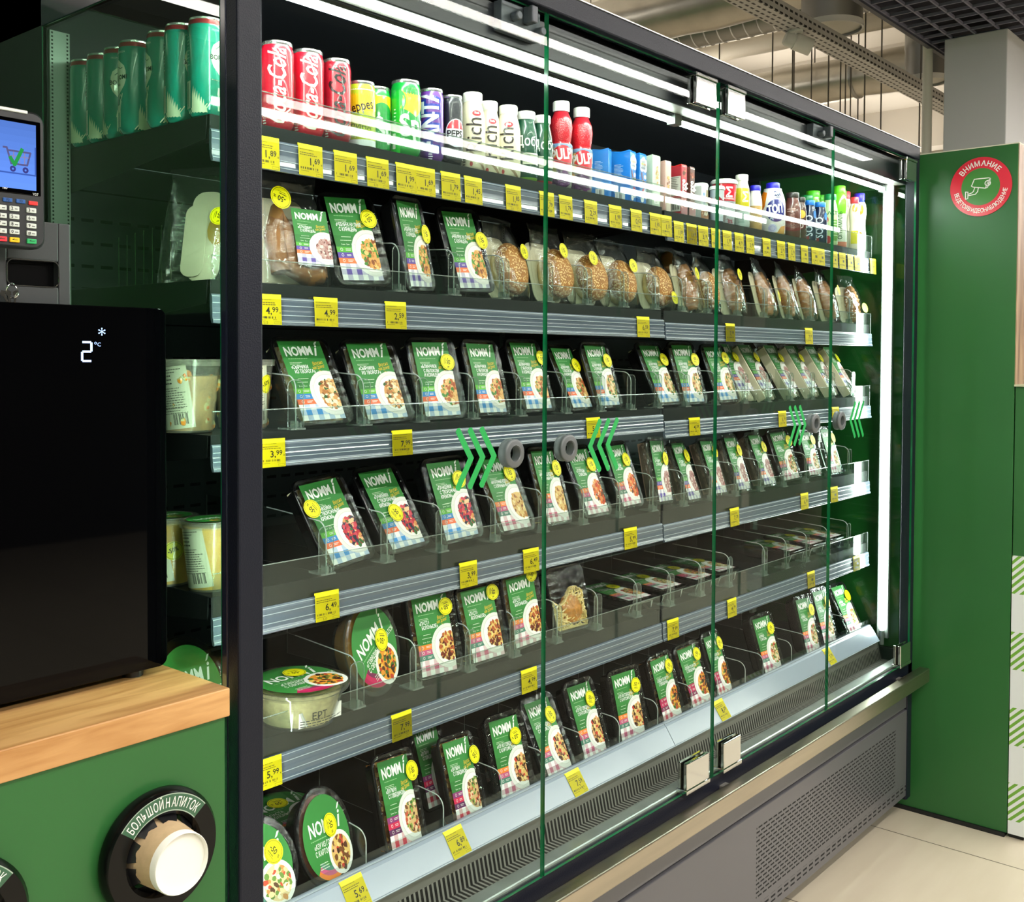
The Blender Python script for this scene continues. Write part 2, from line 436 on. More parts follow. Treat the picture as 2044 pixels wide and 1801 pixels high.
# round warning sign
A = Art(); A.ell(0, 0, .0885, .0885, 'd8283c', 0, 64); A.ell(0, 0, .0555, .0555, '3f7f35', 1, 48)
A.arc_text('ВНИМАНИЕ', 0, 0, .0625, .0215, 'f4f2ee', 92, 2, .02, sx=.95)
A.arc_text('ВЕДЕТСЯ ВИДЕОНАБЛЮДЕНИЕ', 0, 0, .0775, .0172, 'f4f2ee', -88, 2, .01, True, sx=.80)
wl = .0026; wc = 'f4f2ee'
A.path([(-.018, .024), (-.026, .004), (-.022, .001), (.014, -.006), (.020, -.004), (.026, .012), (.028, .022), (.024, .024), (-.018, .024)], wl, wc, 2)
A.path([(.014, -.006), (.020, .010), (.027, .023)], wl, wc, 2)
A.ring(.0205, .0085, .0065, .009, wc, 2, 20); A.ring(.0205, .0085, .0012, .0032, wc, 2, 12)
A.path([(-.016, .0), (-.02, -.012), (-.024, -.016), (-.036, -.020)], wl, wc, 2); A.path([(-.006, -.003), (-.008, -.014), (-.014, -.021), (-.036, -.024)], wl, wc, 2)
A.path([(-.043, -.012), (-.043, -.034), (-.036, -.032), (-.036, -.013), (-.043, -.012)], wl, wc, 2)
t = thing('warning_sign', 'round red and green camera warning sign on the green wall', 'sign', (2.532, -.171, 1.949))
g = G(); g.lathe([(.0885, 0), (.0885, -.003)], 64, axis='x'); g.obj('plate', pm('sign_red', 'd8283c', .35), t)
A.geom(lambda u, v, L: (-.0031-EPS*L, -u, v)).obj('sign_face', PRINT_GLOSS, t)

# ceiling grid, column, pipe
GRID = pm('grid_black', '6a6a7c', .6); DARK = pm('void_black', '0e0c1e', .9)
g = G()
gx0, gx1, gy1 = 2.6, 8.2, .53
y = gy1
k = 0
while y > -3.2:
    g.box(gx0, gx1, y-.007, y, 2.86, 2.872); y -= .1
x = gx0
while x <= gx1: g.box(x, x+.007, -3.2, gy1, 2.86, 2.872); x += .1
struct(g.obj('ceiling_grid', GRID)); bpy.data.objects['ceiling_grid'].name = 'ceiling_1'
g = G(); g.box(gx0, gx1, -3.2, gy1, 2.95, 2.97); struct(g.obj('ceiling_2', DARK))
g = G(); g.box(gx0, gx1, gy1, gy1+.02, 2.85, 2.97); g.box(gx0-.02, gx0, -3.2, gy1, 2.85, 2.97); struct(g.obj('trim_4', pm('grid_edge', '3a3c46', .5)))
g = G(); g.box(4.07, 4.40, .19, .455, 0, 2.86); struct(g.obj('column', pm('column_paint', 'c4c5c6', .6), bevel=.004))
t = thing('riser_pipe', 'slim off-white vertical pipe beside the square white column', 'pipe', (4.15, .555, 0))
g = G(); g.lathe([(.022, 0), (.022, 4.5)], 20); g.obj('pipe_run', pm('pipe_paint', 'd8d3c4', .45), t)
t['label'] = 'slim off-white vertical pipe beside the square white column'

# things under the shop ceiling
FOIL = pm('duct_foil', 'c9c4b8', .32, .75, bump=.9, bscale=14, var=.12, vscale=5)
ZINC = pm('zinc', 'a3a3a0', .38, .85, bump=.05, bscale=60)
def duct(name, label, x, z, r, y0, y1, mat, ribs=0, squash=1.):
    t = thing(name, label, 'duct', (x, (y0+y1)/2, z))
    prof = []; n = ribs or 24
    for i in range(n+1):
        h = (y0-y1)/2+(y1-y0)*i/n
        if ribs: prof += [(r, h), (r*1.05, h+(y1-y0)/n*.06), (r, h+(y1-y0)/n*.12)]
        else: prof.append((r*(1+.035*math.sin(i*2.4)+.02*math.sin(i*5.1)), h))
    G().lathe(prof, 22, axis='y').obj('casing', mat, t)
    if not ribs:
        for k in range(3):
            h = (y0-y1)/2+(y1-y0)*(k+.5)/3
            G().lathe([(r*1.06, h-.012), (r*1.075, h), (r*1.06, h+.012)], 22, axis='y').obj('joint_band', ZINC, t)
    return t
duct('insulated_duct', 'wide foil-wrapped duct under the ceiling, nearest above the cabinet', 4.95, 3.62, .17, -1.2, 4.5, FOIL)
duct('spiral_duct', 'ribbed spiral metal duct just behind the wide foil duct', 5.42, 3.62, .11, -1.2, 4.5, ZINC, 60)
duct('insulated_duct', 'thin foil-wrapped duct farther off under the ceiling, beyond the hanging rods', 7.2, 3.62, .16, -1.2, 5.5, FOIL)
duct('spiral_duct', 'smooth pale duct running above the thin far foil duct', 7.0, 3.95, .07, -1.2, 5.5, pm('pale_duct', 'c9c0ae', .6))
for i, (x, z, hh) in enumerate(((9.5, 4.1, .4), (12.2, 4.0, .5))):
    g = G(); g.box(x, x+.3, -6.5, 7.5, z, 4.5); struct(g.obj('beam', CEIL))
def tray_mat():
    mt, nt, b = nodes('perforated_tray'); N = NT(nt); p = N.pos('Object')
    fx = N.m('ABSOLUTE', N.m('SUBTRACT', N.m('FRACT', N.m('DIVIDE', p[0], .05)), .5))
    s = N.m('ADD', p[1], p[2]); fy = N.m('ABSOLUTE', N.m('SUBTRACT', N.m('FRACT', N.m('DIVIDE', s, .033)), .5))
    h = N.m('MULTIPLY', N.m('LESS_THAN', fx, .3), N.m('LESS_THAN', fy, .17))
    nt.links.new(N.mix(h, lin('b9b8b6'), lin('1d1c1b')), b.inputs['Base Color'])
    b.inputs['Roughness'].default_value = .45; b.inputs['Metallic'].default_value = .3; return mt
TRAYM = tray_mat()
t = thing('cable_tray', 'long perforated cable tray hung under the ceiling, carrying a camera', 'cable tray', (5.2, 1.1, 3.0))
g = G(); g.box(-2.6, 2.9, -.05, .06, 0, .003); g.obj('tray_floor', TRAYM, t)
g = G(); g.box(-2.6, 2.9, -.052, -.049, 0, .06); g.obj('tray_side', TRAYM, t)
g = G(); g.box(-2.6, 2.9, .06, .063, 0, .06); g.obj('tray_side', TRAYM, t)
g = G()
for k, (dy, dz) in enumerate(((-.02, .012), (0, .016), (.025, .012), (-.035, .03))):
    g.tube([(-2.6+.55*i, dy+.006*math.sin(i*1.7+k), dz+.004*math.cos(i*2.1+k)) for i in range(11)], .008, 6)
g.obj('cables', pm('cable_black', '151515', .5), t)
for k in range(3):
    g = G(); g.tube([(-1.5+1.9*k, .0, .003), (-1.5+1.9*k, .0, 1.5)], .004, 6); g.obj('hanger_rod', pm('rod_steel', '6f6a62', .5, .5), t)
WHITEP = pm('white_plastic', 'e2e0da', .35)
t = thing('security_camera', 'white bullet security camera fixed under the perforated tray', 'camera', (3.98, 1.11, 2.95))
d = Vector((.55, -.6, -.30)).normalized(); q = d.to_track_quat('Z', 'Y').to_matrix().to_4x4()
g = G().lathe([(.0, -.07), (.03, -.07), (.036, -.06), (.036, .05), (.033, .055)], 20, cap0=False); g.move(q); g.obj('body', WHITEP, t)
g = G().lathe([(.039, -.02), (.041, -.02), (.041, .066), (.039, .066)], 20, cap0=False, cap1=False); g.move(q); g.obj('sun_shield', WHITEP, t)
g = G().lathe([(.031, .053), (.031, .057), (.012, .058), (.0, .056)], 20); g.move(q); g.obj('lens', pm('lens_black', '0a0a0c', .1), t)
g = G(); g.tube([(-.02, .01, .0), (-.03, .01, .02), (-.03, 0, .05)], .012, 8); g.lathe([(.035, .038), (.035, .05)], 18, (-.03, 0, 0)); g.obj('bracket', WHITEP, t)
for i, (px_, py_, r, z0, lab) in enumerate(((1660, 60, .155, 3.15, 'wide silver canister lamp hanging clear of the slim pipe'), (1848, 165, .125, 3.15, 'silver ceiling canister lamp half hidden behind the slim pipe'))):
    p = at(2, z0, px_, py_); t = thing('canister_lamp', lab, 'lamp', (p[0], p[1], z0), group='silver canister lamps')
    g = G().lathe([(r, .03), (r*1.0, .2), (r*1.03, .22), (r, .24), (r, 1.5)], 32); g.obj('housing', ZINC, t)
    g = G().lathe([(r*.97, .0), (r*1.04, .0), (r*1.04, .03), (r*.97, .03)], 32, cap0=False, cap1=False); g.obj('rim', WHITEP, t)
    g = G().lathe([(r*.97, .015), (.0, .014)], 32, cap0=False, cap1=False); g.obj('lens', pm('lamp_lens', 'e9e4d8', .5), t)
rods = [(1540, 300), (1580, 300), (1583, 300), (1618, 300), (1625, 240), (1652, 300), (1676, 300), (1686, 300), (1696, 320), (1711, 320), (1724, 320), (1757, 320), (1714, 40), (1354, 110), (1408, 110), (1436, 110), (1835, 250)]
for i, (px_, py_) in enumerate(rods):
    ax = 5.9+.37*(i % 5)
    p = at(0, ax, px_, py_); low = p[2]-.6 if py_ > 290 else (p[2] if py_ < 60 else p[2]-.3)
    t = thing('hanging_rod', 'thin steel rod hanging beyond the cabinet top, %s of the row' % nth(i), 'rod', (ax, p[1], max(low, 2.2)), group='thin hanging rods')
    g = G().lathe([(.005, 0), (.005, 4.5-max(low, 2.2))], 6); g.obj('shaft', MATS['rod_steel'], t)
    if i % 4 == 2:
        g = G().lathe([(.012, .0), (.02, .05), (.006, .12)], 8); g.obj('end_clip', MATS['rod_steel'], t)
# linear lamps of the shop, and two lamps added for brightness
def linear_lamp(label, x0, x1, y, z, wd, up=False, em=None):
    t = thing('linear_lamp', label, 'lamp', ((x0+x1)/2, y, z), group='linear shop lamps'); hx = (x1-x0)/2
    g = G(); g.box(-hx, hx, -wd/2-.01, wd/2+.01, .004, .06); g.obj('housing', WHITEP, t)
    g = G(); g.box(-hx, hx, -wd/2, wd/2, .0, .004); g.obj('diffuser', em or glow('lamp_white', ROOM_LIGHT, 'fff8ec'), t)
    if up:
        g = G(); g.box(-hx, hx, -.10, .10, .06, .064); g.obj('added_uplight', glow('lamp_white', ROOM_LIGHT, 'fff8ec'), t)  # added glowing strip on top, there only to brighten the ceiling
linear_lamp('long slim white lamp before the cabinet, mirrored as the upper bright line', -4.5, 12.5, -1.77, 2.82, .07, em=glow('lamp_bright', BRIGHT_LAMP, 'fffaf2'))
linear_lamp('long white lamp far before the cabinet, mirrored as the lower bright line', -4.5, 12.5, -3.57, 2.82, .14, em=glow('lamp_bright', BRIGHT_LAMP, 'fffaf2'))
linear_lamp('added unseen lamp over the aisle, brightening the goods in the cabinet', -2.5, 8.0, -1.15, 2.82, .07)  # added lamp out of view, lights the goods from the front
linear_lamp('long white ceiling lamp behind the coffee counter', -5, -1.15, 3.0, 3.0, .12)
linear_lamp('added lamp over the far part of the shop, brightening the ceiling', 2.9, 12.5, 3.6, 3.3, .26, True)  # added lamp, lifts the ceiling that came out too dark
for o in [o for o in bpy.data.objects if o.name.startswith('linear_lamp')]:
    hx = 4 if o.location.x > 2 else 1.0
    for k in (-1, 1): (G().tube([(k*hx*.5, 0, .05), (k*hx*.5, 0, 4.52-o.location.z)], .004, 6)).obj('suspension_wire', MATS['rod_steel'], o)

# ------------------------------------------------------------------ the refrigerated cabinet
NAVY = pm('navy_powder_coat', '151824', .4, spec=.25, bump=.25, bscale=420)
NAVYG = pm('navy_gloss', '1d2030', .15, spec=.5)
BLACK = pm('black_metal', '101216', .35, .2); BACKM = pm('dark_grey_back', '2c2f33', .42, .35, bump=.03, bscale=80)
CHROME = pm('chrome', 'd9d9d6', .07, 1.); STEEL = pm('brushed_steel', 'b4aa98', .3, 1., bump=.06, bscale=90, var=.12, vscale=4, stretch=(.5, 4, 8))
GALV = pm('galvanised', 'b9bfba', .32, .8, bump=.05, bscale=50, var=.1, vscale=18)
KICK = pm('grey_kick_paint', '555458', .33, spec=.5)
DGLASS = clear('door_glass', 'f8fcfa', .27, rough=0.); DGLASS2 = clear('door_glass_inner', 'f8fcfa', .07, rough=0.); GEDGE = pm('green_glass_edge', '0a6038', .15, spec=.6, var=.3, vscale=14)
SGLASS = clear('end_glass', 'dfeee3', 1.0, rough=0.)
t = cab = thing('refrigerated_cabinet', 'long dark glass-door refrigerated cabinet filled with shelves of packed food', 'fridge', (1.25, .3, 0))
def K(g_, name, mats, bevel=0., parent=None):
    o = kid(g_, name, mats, cab, bevel)
    return o
g = G(); g.box(0, .04, 0, .026, .03, 2.044); K(g, 'post', NAVY, .003)
g = G(); g.box(2.462, 2.5, 0, .03, .057, 2.044); K(g, 'post', NAVY, .003)
g = G(); g.box(0, 2.502, 0, .03, 2.044, 2.082); K(g, 'top_beam', NAVY, .0025)
g = G(); g.box(0, 2.502, -.001, .72, 2.082, 2.084); K(g, 'roof_sheet', pm('bright_edge', 'e6e6e6', .3, .6))
g = G(); g.box(.0, .008, .026, .04, .03, 1.963); g.box(.0, .01, .0, .72, 1.963, 2.08); K(g, 'end_frame', NAVYG, .002)
for a_, b_ in ((0, .011), (2.489, 2.5)):
    g = G(); g.box(a_, b_, .535, .72, .03, 2.08); K(g, 'rear_side_panel', pm('side_dark', '14211e', .45), .002)
g = G(); g.box(.011, 2.489, .62, .72, .07, 2.08); K(g, 'back_body', BLACK)
def back_mat():
    mt, nt, b = nodes('slotted_back'); N = NT(nt); p = N.pos('Object')
    zz = N.m('ABSOLUTE', N.m('SUBTRACT', N.m('FRACT', N.m('DIVIDE', N.m('SUBTRACT', p[2], 1.6055), .0405)), .5))
    band = N.m('FRACT', N.m('DIVIDE', N.m('SUBTRACT', p[2], 1.484), .232))
    inb = N.m('MULTIPLY', N.m('GREATER_THAN', band, .27), N.m('LESS_THAN', band, .80))
    xx = N.m('ABSOLUTE', N.m('SUBTRACT', N.m('FRACT', N.m('DIVIDE', p[0], .036)), .5))
    h = N.m('MULTIPLY', inb, N.m('MULTIPLY', N.m('LESS_THAN', zz, .07), N.m('LESS_THAN', xx, .32)))
    seam = N.m('LESS_THAN', band, .012)
    h = N.m('MAXIMUM', h, seam)
    nt.links.new(N.mix(h, lin('555b5e'), lin('040505')), b.inputs['Base Color'])
    b.inputs['Roughness'].default_value = .4; b.inputs['Metallic'].default_value = .3; return mt
g = G(); g.box(.011, 2.489, .61, .62, .5, 1.86); o = K(g, 'back_panel', back_mat())
g = G(); g.box(.011, 2.489, .609, .62, 1.86, 2.04); K(g, 'top_back_panel', pm('navy_back', '10131c', .5, bump=.1, bscale=60))
g = G(); g.box(.01, 2.49, .16, .62, 2.034, 2.042); K(g, 'inner_roof', pm('navy_inner_roof', '0d1018', .5))
def perf_strip():
    mt, nt, b = nodes('punched_upright'); N = NT(nt); p = N.pos('Object'); q = N.pos('Generated')
    yy = N.m('ABSOLUTE', N.m('SUBTRACT', N.m('ABSOLUTE', N.m('SUBTRACT', q[0], .5)), .38))
    zz = N.m('ABSOLUTE', N.m('SUBTRACT', N.m('FRACT', N.m('DIVIDE', p[2], .0062)), .5))
    h = N.m('MULTIPLY', N.m('LESS_THAN', yy, .045), N.m('LESS_THAN', zz, .25))
    nt.links.new(N.mix(h, lin('9aa79a'), lin('20241f')), b.inputs['Base Color'])
    b.inputs['Roughness'].default_value = .35; b.inputs['Metallic'].default_value = .6; return mt
UP = perf_strip()
for x in (.0105, 1.225, 2.455):
    g = G(); g.box(x, x+.034, .53 if x != 1.225 else .6, .54 if x != 1.225 else .609, .56, 1.96); K(g, 'shelf_upright', UP)
# canopy underside, honeycomb outlet, tubes
g = G(); g.box(.01, 2.49, .03, .036, 1.968, 2.044); g.box(.01, 2.49, .03, .11, 2.03, 2.044); K(g, 'canopy_lip', pm('canopy_dark', '15181f', .35, spec=.5), .002)
def honey():
    mt, nt, b = nodes('honeycomb'); tc = nt.nodes.new('ShaderNodeTexCoord'); N = NT(nt)
    v = nt.nodes.new('ShaderNodeTexVoronoi'); v.feature = 'DISTANCE_TO_EDGE'; v.inputs['Scale'].default_value = 260; v.inputs['Randomness'].default_value = .15
    nt.links.new(tc.outputs['Object'], v.inputs['Vector'])
    h = N.m('GREATER_THAN', v.outputs['Distance'], .16)
    nt.links.new(N.mix(h, lin('6c6b5e'), lin('161611')), b.inputs['Base Color']); b.inputs['Roughness'].default_value = .5; return mt
g = G(); g.box(.012, 2.488, .036, .0825, 1.9705, 1.985); K(g, 'honeycomb_outlet', honey())
g = G(); g.prism([(.083, 1.968), (.0855, 1.968), (.20, 2.03), (.20, 2.036), (.083, 1.985)], .012, 2.488, 'x'); K(g, 'inner_hood', MATS['navy_inner_roof'])
TUBE = glow('cabinet_tube', TUBE_LIGHT, 'f4fff8')
for a, b_ in ((.05, 1.205), (1.238, 2.43)):
    g = G().lathe([(.0, a), (.006, a), (.0078, a+.01), (.0078, b_-.01), (.006, b_), (0, b_)], 16, (0, .0915, 1.958), 'x', cap0=False, cap1=False)
    g.M = [1 if sum(g.V[i][2] for i in f)/len(f) > 1.9605 else 0 for f in g.F]; K(g, 'light_tube', [TUBE, pm('tube_back', '8b908d', .5)])
g = G(); g.box(.03, 2.46, .089, .094, 1.9662, 1.972); g.box(1.207, 1.236, .081, .102, 1.948, 1.972); g.box(2.432, 2.46, .081, .102, 1.948, 1.972); K(g, 'tube_holder', pm('holder_grey', '5a605c', .4))
g = G().lathe([(0, .575), (.009, .58), (.0095, 1.985), (.009, 1.99), (0, 1.99)], 14, (2.468, .086, 0), cap0=False, cap1=False); K(g, 'light_tube', TUBE)
g = G().lathe([(0, .56), (.006, .565), (.006, 1.955), (0, 1.96)], 12, (.032, .046, 0), cap0=False, cap1=False); K(g, 'light_tube', TUBE)
g = G(); g.box(2.474, 2.486, .07, .104, .55, 2.03); g.lathe([(.011, 1.992), (.011, 2.006)], 12, (2.468, .086, 0)); g.lathe([(.007, .53), (.007, .574)], 12, (2.468, .086, 0)); K(g, 'tube_holder', MATS['holder_grey'])
# end glass
for x0, x1, nm in ((.0, .008, 1), (2.486, 2.494, 2)):
    g = G(); g.box(x0, x1, .04, .535, .52, 1.963)
    g.M = [1 if i in (0, 1, 2, 3) else 0 for i in range(6)]; K(g, 'end_glass', [SGLASS, GEDGE])
for a_, b_ in ((0, .02), (2.48, 2.495)):
    g = G(); g.box(a_, b_, .03, .535, .057, .52); K(g, 'lower_side_panel', BLACK)
# bottom: deck, slotted return-air grille, sill, bumper, kick plates
def slot_mat(name, base, off=0.):
    mt, nt, b = nodes(name); N = NT(nt); p = N.pos('Object')
    f = N.m('ABSOLUTE', N.m('SUBTRACT', N.m('FRACT', N.m('DIVIDE', p[0], .0109)), .5))
    nt.links.new(N.mix(N.m('LESS_THAN', f, .29), lin(base), lin('1a1917')), b.inputs['Base Color'])
    b.inputs['Roughness'].default_value = .35; b.inputs['Metallic'].default_value = .3; return mt
GRM = pm('grille_grey', '77756f', .35, .3); SL = slot_mat('slotted_grey', '8d8b84')
g = G()
def strip(pts, mi): 
    for (a, b_) in zip(pts, pts[1:]): g.poly([(.02, a[0], a[1]), (2.48, a[0], a[1]), (2.48, b_[0], b_[1]), (.02, b_[0], b_[1])], mi)
strip([(.105, .552), (.098, .516)], 0); strip([(.098, .516), (.090, .481)], 1); strip([(.090, .481), (.050, .481)], 1); strip([(.050, .481), (.044, .481)], 0)
K(g, 'air_grille', [GRM, SL])
g = G(); g.box(.02, 2.48, .012, .046, .44, .4965); K(g, 'sill_ledge', GALV, .004)
g = G(); g.box(.0, 2.495, 0, .012, .40, .491); K(g, 'front_sill', NAVY, .003)
g = G(); g.box(-.0, 2.505, -.052, -.020, .430, .472); K(g, 'bumper_rail', STEEL, .003)
for x in (.1, 1.29, 2.36):
    g = G(); g.box(x, x+.028, -.03, .002, .438, .462); K(g, 'bumper_bracket', pm('bracket_grey', '85827c', .4, .5), .002)
def kick_mat():
    mt, nt, b = nodes('perforated_kick'); N = NT(nt); p = N.pos('Object'); X = N.m('ADD', p[0], 1.25); Z = p[2]
    row = N.m('FLOOR', N.m('DIVIDE', Z, .0105)); odd = N.m('MODULO', row, 2)
    fz = N.m('ABSOLUTE', N.m('SUBTRACT', N.m('FRACT', N.m('DIVIDE', Z, .0105)), .5))
    fx = N.m('ABSOLUTE', N.m('SUBTRACT', N.m('FRACT', N.m('ADD', N.m('DIVIDE', X, .026), N.m('MULTIPLY', odd, .5))), .5))
    hole = N.m('MULTIPLY', N.m('LESS_THAN', fz, .2), N.m('LESS_THAN', fx, .38))
    def inr(v, a, b_): return N.m('MULTIPLY', N.m('GREATER_THAN', v, a), N.m('LESS_THAN', v, b_))
    cut = N.m('LESS_THAN', N.m('ADD', N.m('MULTIPLY', N.m('SUBTRACT', X, 1.25), 0), 0), 1)
    reg = N.m('MULTIPLY', inr(Z, .129, .305), N.m('MAXIMUM', inr(X, 1.475, 2.372), inr(X, .2, 1.0)))
    zo = N.m('ABSOLUTE', N.m('SUBTRACT', N.m('FRACT', N.m('DIVIDE', Z, .012)), .5)); xo = N.m('ABSOLUTE', N.m('SUBTRACT', N.m('FRACT', N.m('DIVIDE', X, .036)), .5))
    h2 = N.m('MULTIPLY', N.m('MULTIPLY', N.m('LESS_THAN', zo, .22), N.m('LESS_THAN', xo, .33)), inr(Z, .088, .112))
    h = N.m('MAXIMUM', N.m('MULTIPLY', reg, hole), h2)
    nt.links.new(N.mix(h, lin('555458'), lin('050507')), b.inputs['Base Color'])
    rg = N.m('MULTIPLY_ADD', h, .5, .33); nt.links.new(rg, b.inputs['Roughness']); return mt
g = G(); g.box(.01, 2.49, .004, .02, .347, .43); K(g, 'upper_kick_plate', KICK, .003)
g = G(); g.box(.01, 2.485, .002, .02, .07, .341); o = K(g, 'lower_kick_plate', kick_mat(), .002)
g = G(); g.box(.03, 2.47, .05, .61, .06, .44); K(g, 'base_tub', BLACK)
for x in (.15, 2.2):
    for y in (.09, .5):
        g = G().lathe([(.022, 0), (.022, .01), (.012, .014), (.012, .07)], 14, (x, y, 0)); K(g, 'foot', BLACK)
# doors
RING = pm('grey_grommet', '5a5e60', .35); ARROW = pm('arrow_green', '129a48', .5)
def door(x0, x1, ring_x, arrow_x, right, hinges):
    g = G(); g.box(x0, x1, -.005, .001, .494, 2.033); g.M = [1, 1, 0, 2, 1 if x0 > .1 else 0, 1]
    d = K(g, 'door', [DGLASS, GEDGE, DGLASS2])
    def sub(g_, name, mats, bevel=0.):
        l = cab.location; g_.V = [(a-l[0], b-l[1], c-l[2]) for a, b, c in g_.V]; return g_.obj(name, mats, d, bevel)
    g = G()
    prof = [(.0130, -.010), (.0145, -.0115), (.0160, -.0110), (.0215, -.0110), (.0242, -.0100), (.025, -.0085), (.025, -.0065), (.0238, -.0058), (.0238, -.0050), (.0238, .002), (.025, .004), (.0245, .008), (.0150, .008), (.0130, .006), (.0130, -.010)]
    g.lathe(prof, 36, (ring_x, 0, 1.263), 'y', cap0=False, cap1=False); sub(g, 'finger_ring', RING)
    g = G(); s = 1 if right else -1
    for k in (-1, 0, 1):
        cx = arrow_x+k*.0285; wd = .0115
        for sg in (1, -1):
            A_ = Art(); a = (cx-s*.015, sg*.045); b_ = (cx+s*.015, 0); A_.line(a, b_, wd, (1, 1, 1)); A_.ell(a[0], a[1], wd/2, wd/2, (1, 1, 1), 1, 12); A_.ell(b_[0], b_[1], wd/2, wd/2, (1, 1, 1), 2 if sg > 0 else 3, 12)
            for L, p, c in A_.P: g.prism([(u, 1.262+v) for u, v in p], -.0056-.00003*L-.000007*(sg > 0), -.00505, 'y')
    g.C = [None]*len(g.C); sub(g, 'arrow_sticker', ARROW)
    for hx0, hx1, hz0, hz1 in hinges:
        g = G(); g.box(hx0, hx1, -.014, -.0052, hz0, hz1); g.box(hx0, hx1, .0012, .009, hz0, hz1)
        zt = hz0 if hz0 < 1 else hz1
        g.box(hx0-.003, hx1+.003, -.016, .012, zt-.008, zt+.002) if hz0 < 1 else g.box(hx0-.003, hx1+.003, -.016, .012, zt, zt+.008)
        sub(g, 'hinge_clamp', CHROME, .0015)
    return d
door(.042, .6425, .555, .4615, True, [(.06, .145, .505, .565)])
door(.6475, 1.2475, .709, .8215, False, [(1.138, 1.222, 1.967, 2.024), (1.124, 1.218, .503, .562)])
door(1.2525, 1.8525, 1.755, 1.6555, True, [(1.274, 1.352, 1.967, 2.024), (1.284, 1.362, .503, .562)])
door(1.8575, 2.458, 1.918, 2.026, False, [(2.352, 2.432, 1.967, 2.024), (2.36, 2.442, .503, .562)])
for x in (.60, 1.825):
    g = G(); g.box(x-.06, x+.045, .012, .07, 1.985, 2.035); g.lathe([(.008, -.004), (.008, .012)], 12, (x-.03, 0, 2.012), 'y'); g.lathe([(.008, -.004), (.008, .012)], 12, (x+.035, 0, 2.0), 'y'); g.box(x-.004, x+.012, -.01, .012, 2.006, 2.035)
    K(g, 'door_catch', pm('catch_grey', '4a4e55', .4, .3), .002)
# ------------------------------------------------------------------ coffee counter at the near end
t = thing('coffee_counter', 'oak-topped green counter with cup holes beside the cabinet', 'counter', (-.5, .3, 0))
g = G(); g.box(-1.2, -.0155, -.002, .56, .9535, .991); kid(g, 'worktop', OAK, t, .0015)
g = G(); g.box(-1.2, -.0195, .004, .56, .02, .9535); kid(g, 'front_panel', GREEN, t, .001)
g = G(); g.box(-1.2, -.03, .03, .5, 0, .02); kid(g, 'plinth', MATS['plinth_black'], t)
g = G(); g.box(-5.5, -.01, .735, .77, 0, 2.08); struct(g.obj('wall_left', GREEN2))
g = G(); g.box(-2.45, -2.4, -6.5, .70, 0, 1.15); struct(g.obj('wall_left', GING))
g = G(); g.box(-2.45, -2.4, -6.5, .70, 1.15, 2.4); struct(g.obj('wall_left', GREEN2))
RUB = pm('black_rubber', '141416', .28, spec=.5); PLAST = pm('black_gloss_plastic', '070708', .2, spec=.25)
def cup_hole(label, x, cup):
    t = thing('cup_dispenser', label, 'cup dispenser', (x, .004, .812), group='round cup dispensers')
    G().lathe([(.076, 0), (.079, -.006), (.079, -.014), (.074, -.021), (.052, -.0215), (.047, -.016), (.047, .01)], 56, axis='y', cap0=False, cap1=False).obj('flange', PLAST, t)
    G().lathe([(.047, .01), (0, .012)], 40, axis='y', cap0=False, cap1=False).obj('inner_tube', DARK, t)
    for k in range(9):
        a = 2*math.pi*k/9; g = G(); rings = []
        for i in range(4):
            rr = .047-.0065*i/3*1.4; h = -.012-.012*i/3; wd = .0145*(1-.35*i/3)
            rings.append([(rr*math.cos(a)+e*wd*-math.sin(a), h+(.002 if e == 0 else 0), rr*math.sin(a)+e*wd*math.cos(a)) for e in (-1, -.5, 0, .5, 1)])
        g.loft(rings, False, False, closed=False); g.obj('rubber_flap', RUB, t)
    A = Art(); 
    A.ring(0, 0, .0525, .0735, '2f5b42', 0, 40, 38, 142); A.ring(0, 0, .0725, .0737, '9fb3a4', 1, 40, 38, 142); A.ring(0, 0, .0523, .0535, '9fb3a4', 1, 40, 38, 142)
    A.arc_text('БОЛЬШОЙ НАПИТОК', 0, 0, .0572, .0165, 'eef0ea', 90, 2, .008, sx=.56)
    mo = A.geom(lambda u, v, L: (u, -.0219-EPS*L, v)).obj('size_label', PRINT_GLOSS, t); mo['label'] = 'green arched label with white lettering'
    if cup:
        c = thing('paper_cup', 'kraft paper cup with white base sticking out of the round black dispenser', 'cup', (x, -.047, .812))
        G().lathe([(.0368, -.004), (.0385, .014), (.0425, .06), (.046, .11)], 44, axis='y', cap0=False, cap1=False).obj('sleeve', pm('kraft_paper', 'c9ac86', .75, bump=.08, bscale=300, var=.06, vscale=120), c)
        o = G().lathe([(.0375, .012), (.0372, -.008), (.0362, -.0095), (.035, -.008), (.0345, -.003), (0, -.003)], 44, axis='y', cap0=False, cap1=False).obj('base', pm('white_card', 'efece4', .7), c)
        o['label'] = 'white rolled rim and recessed base'
cup_hole('round black cup dispenser holding the kraft cup, under the oak worktop', -.122, True)
cup_hole('second round black cup dispenser, mostly out of view at the low corner', -.366, False)

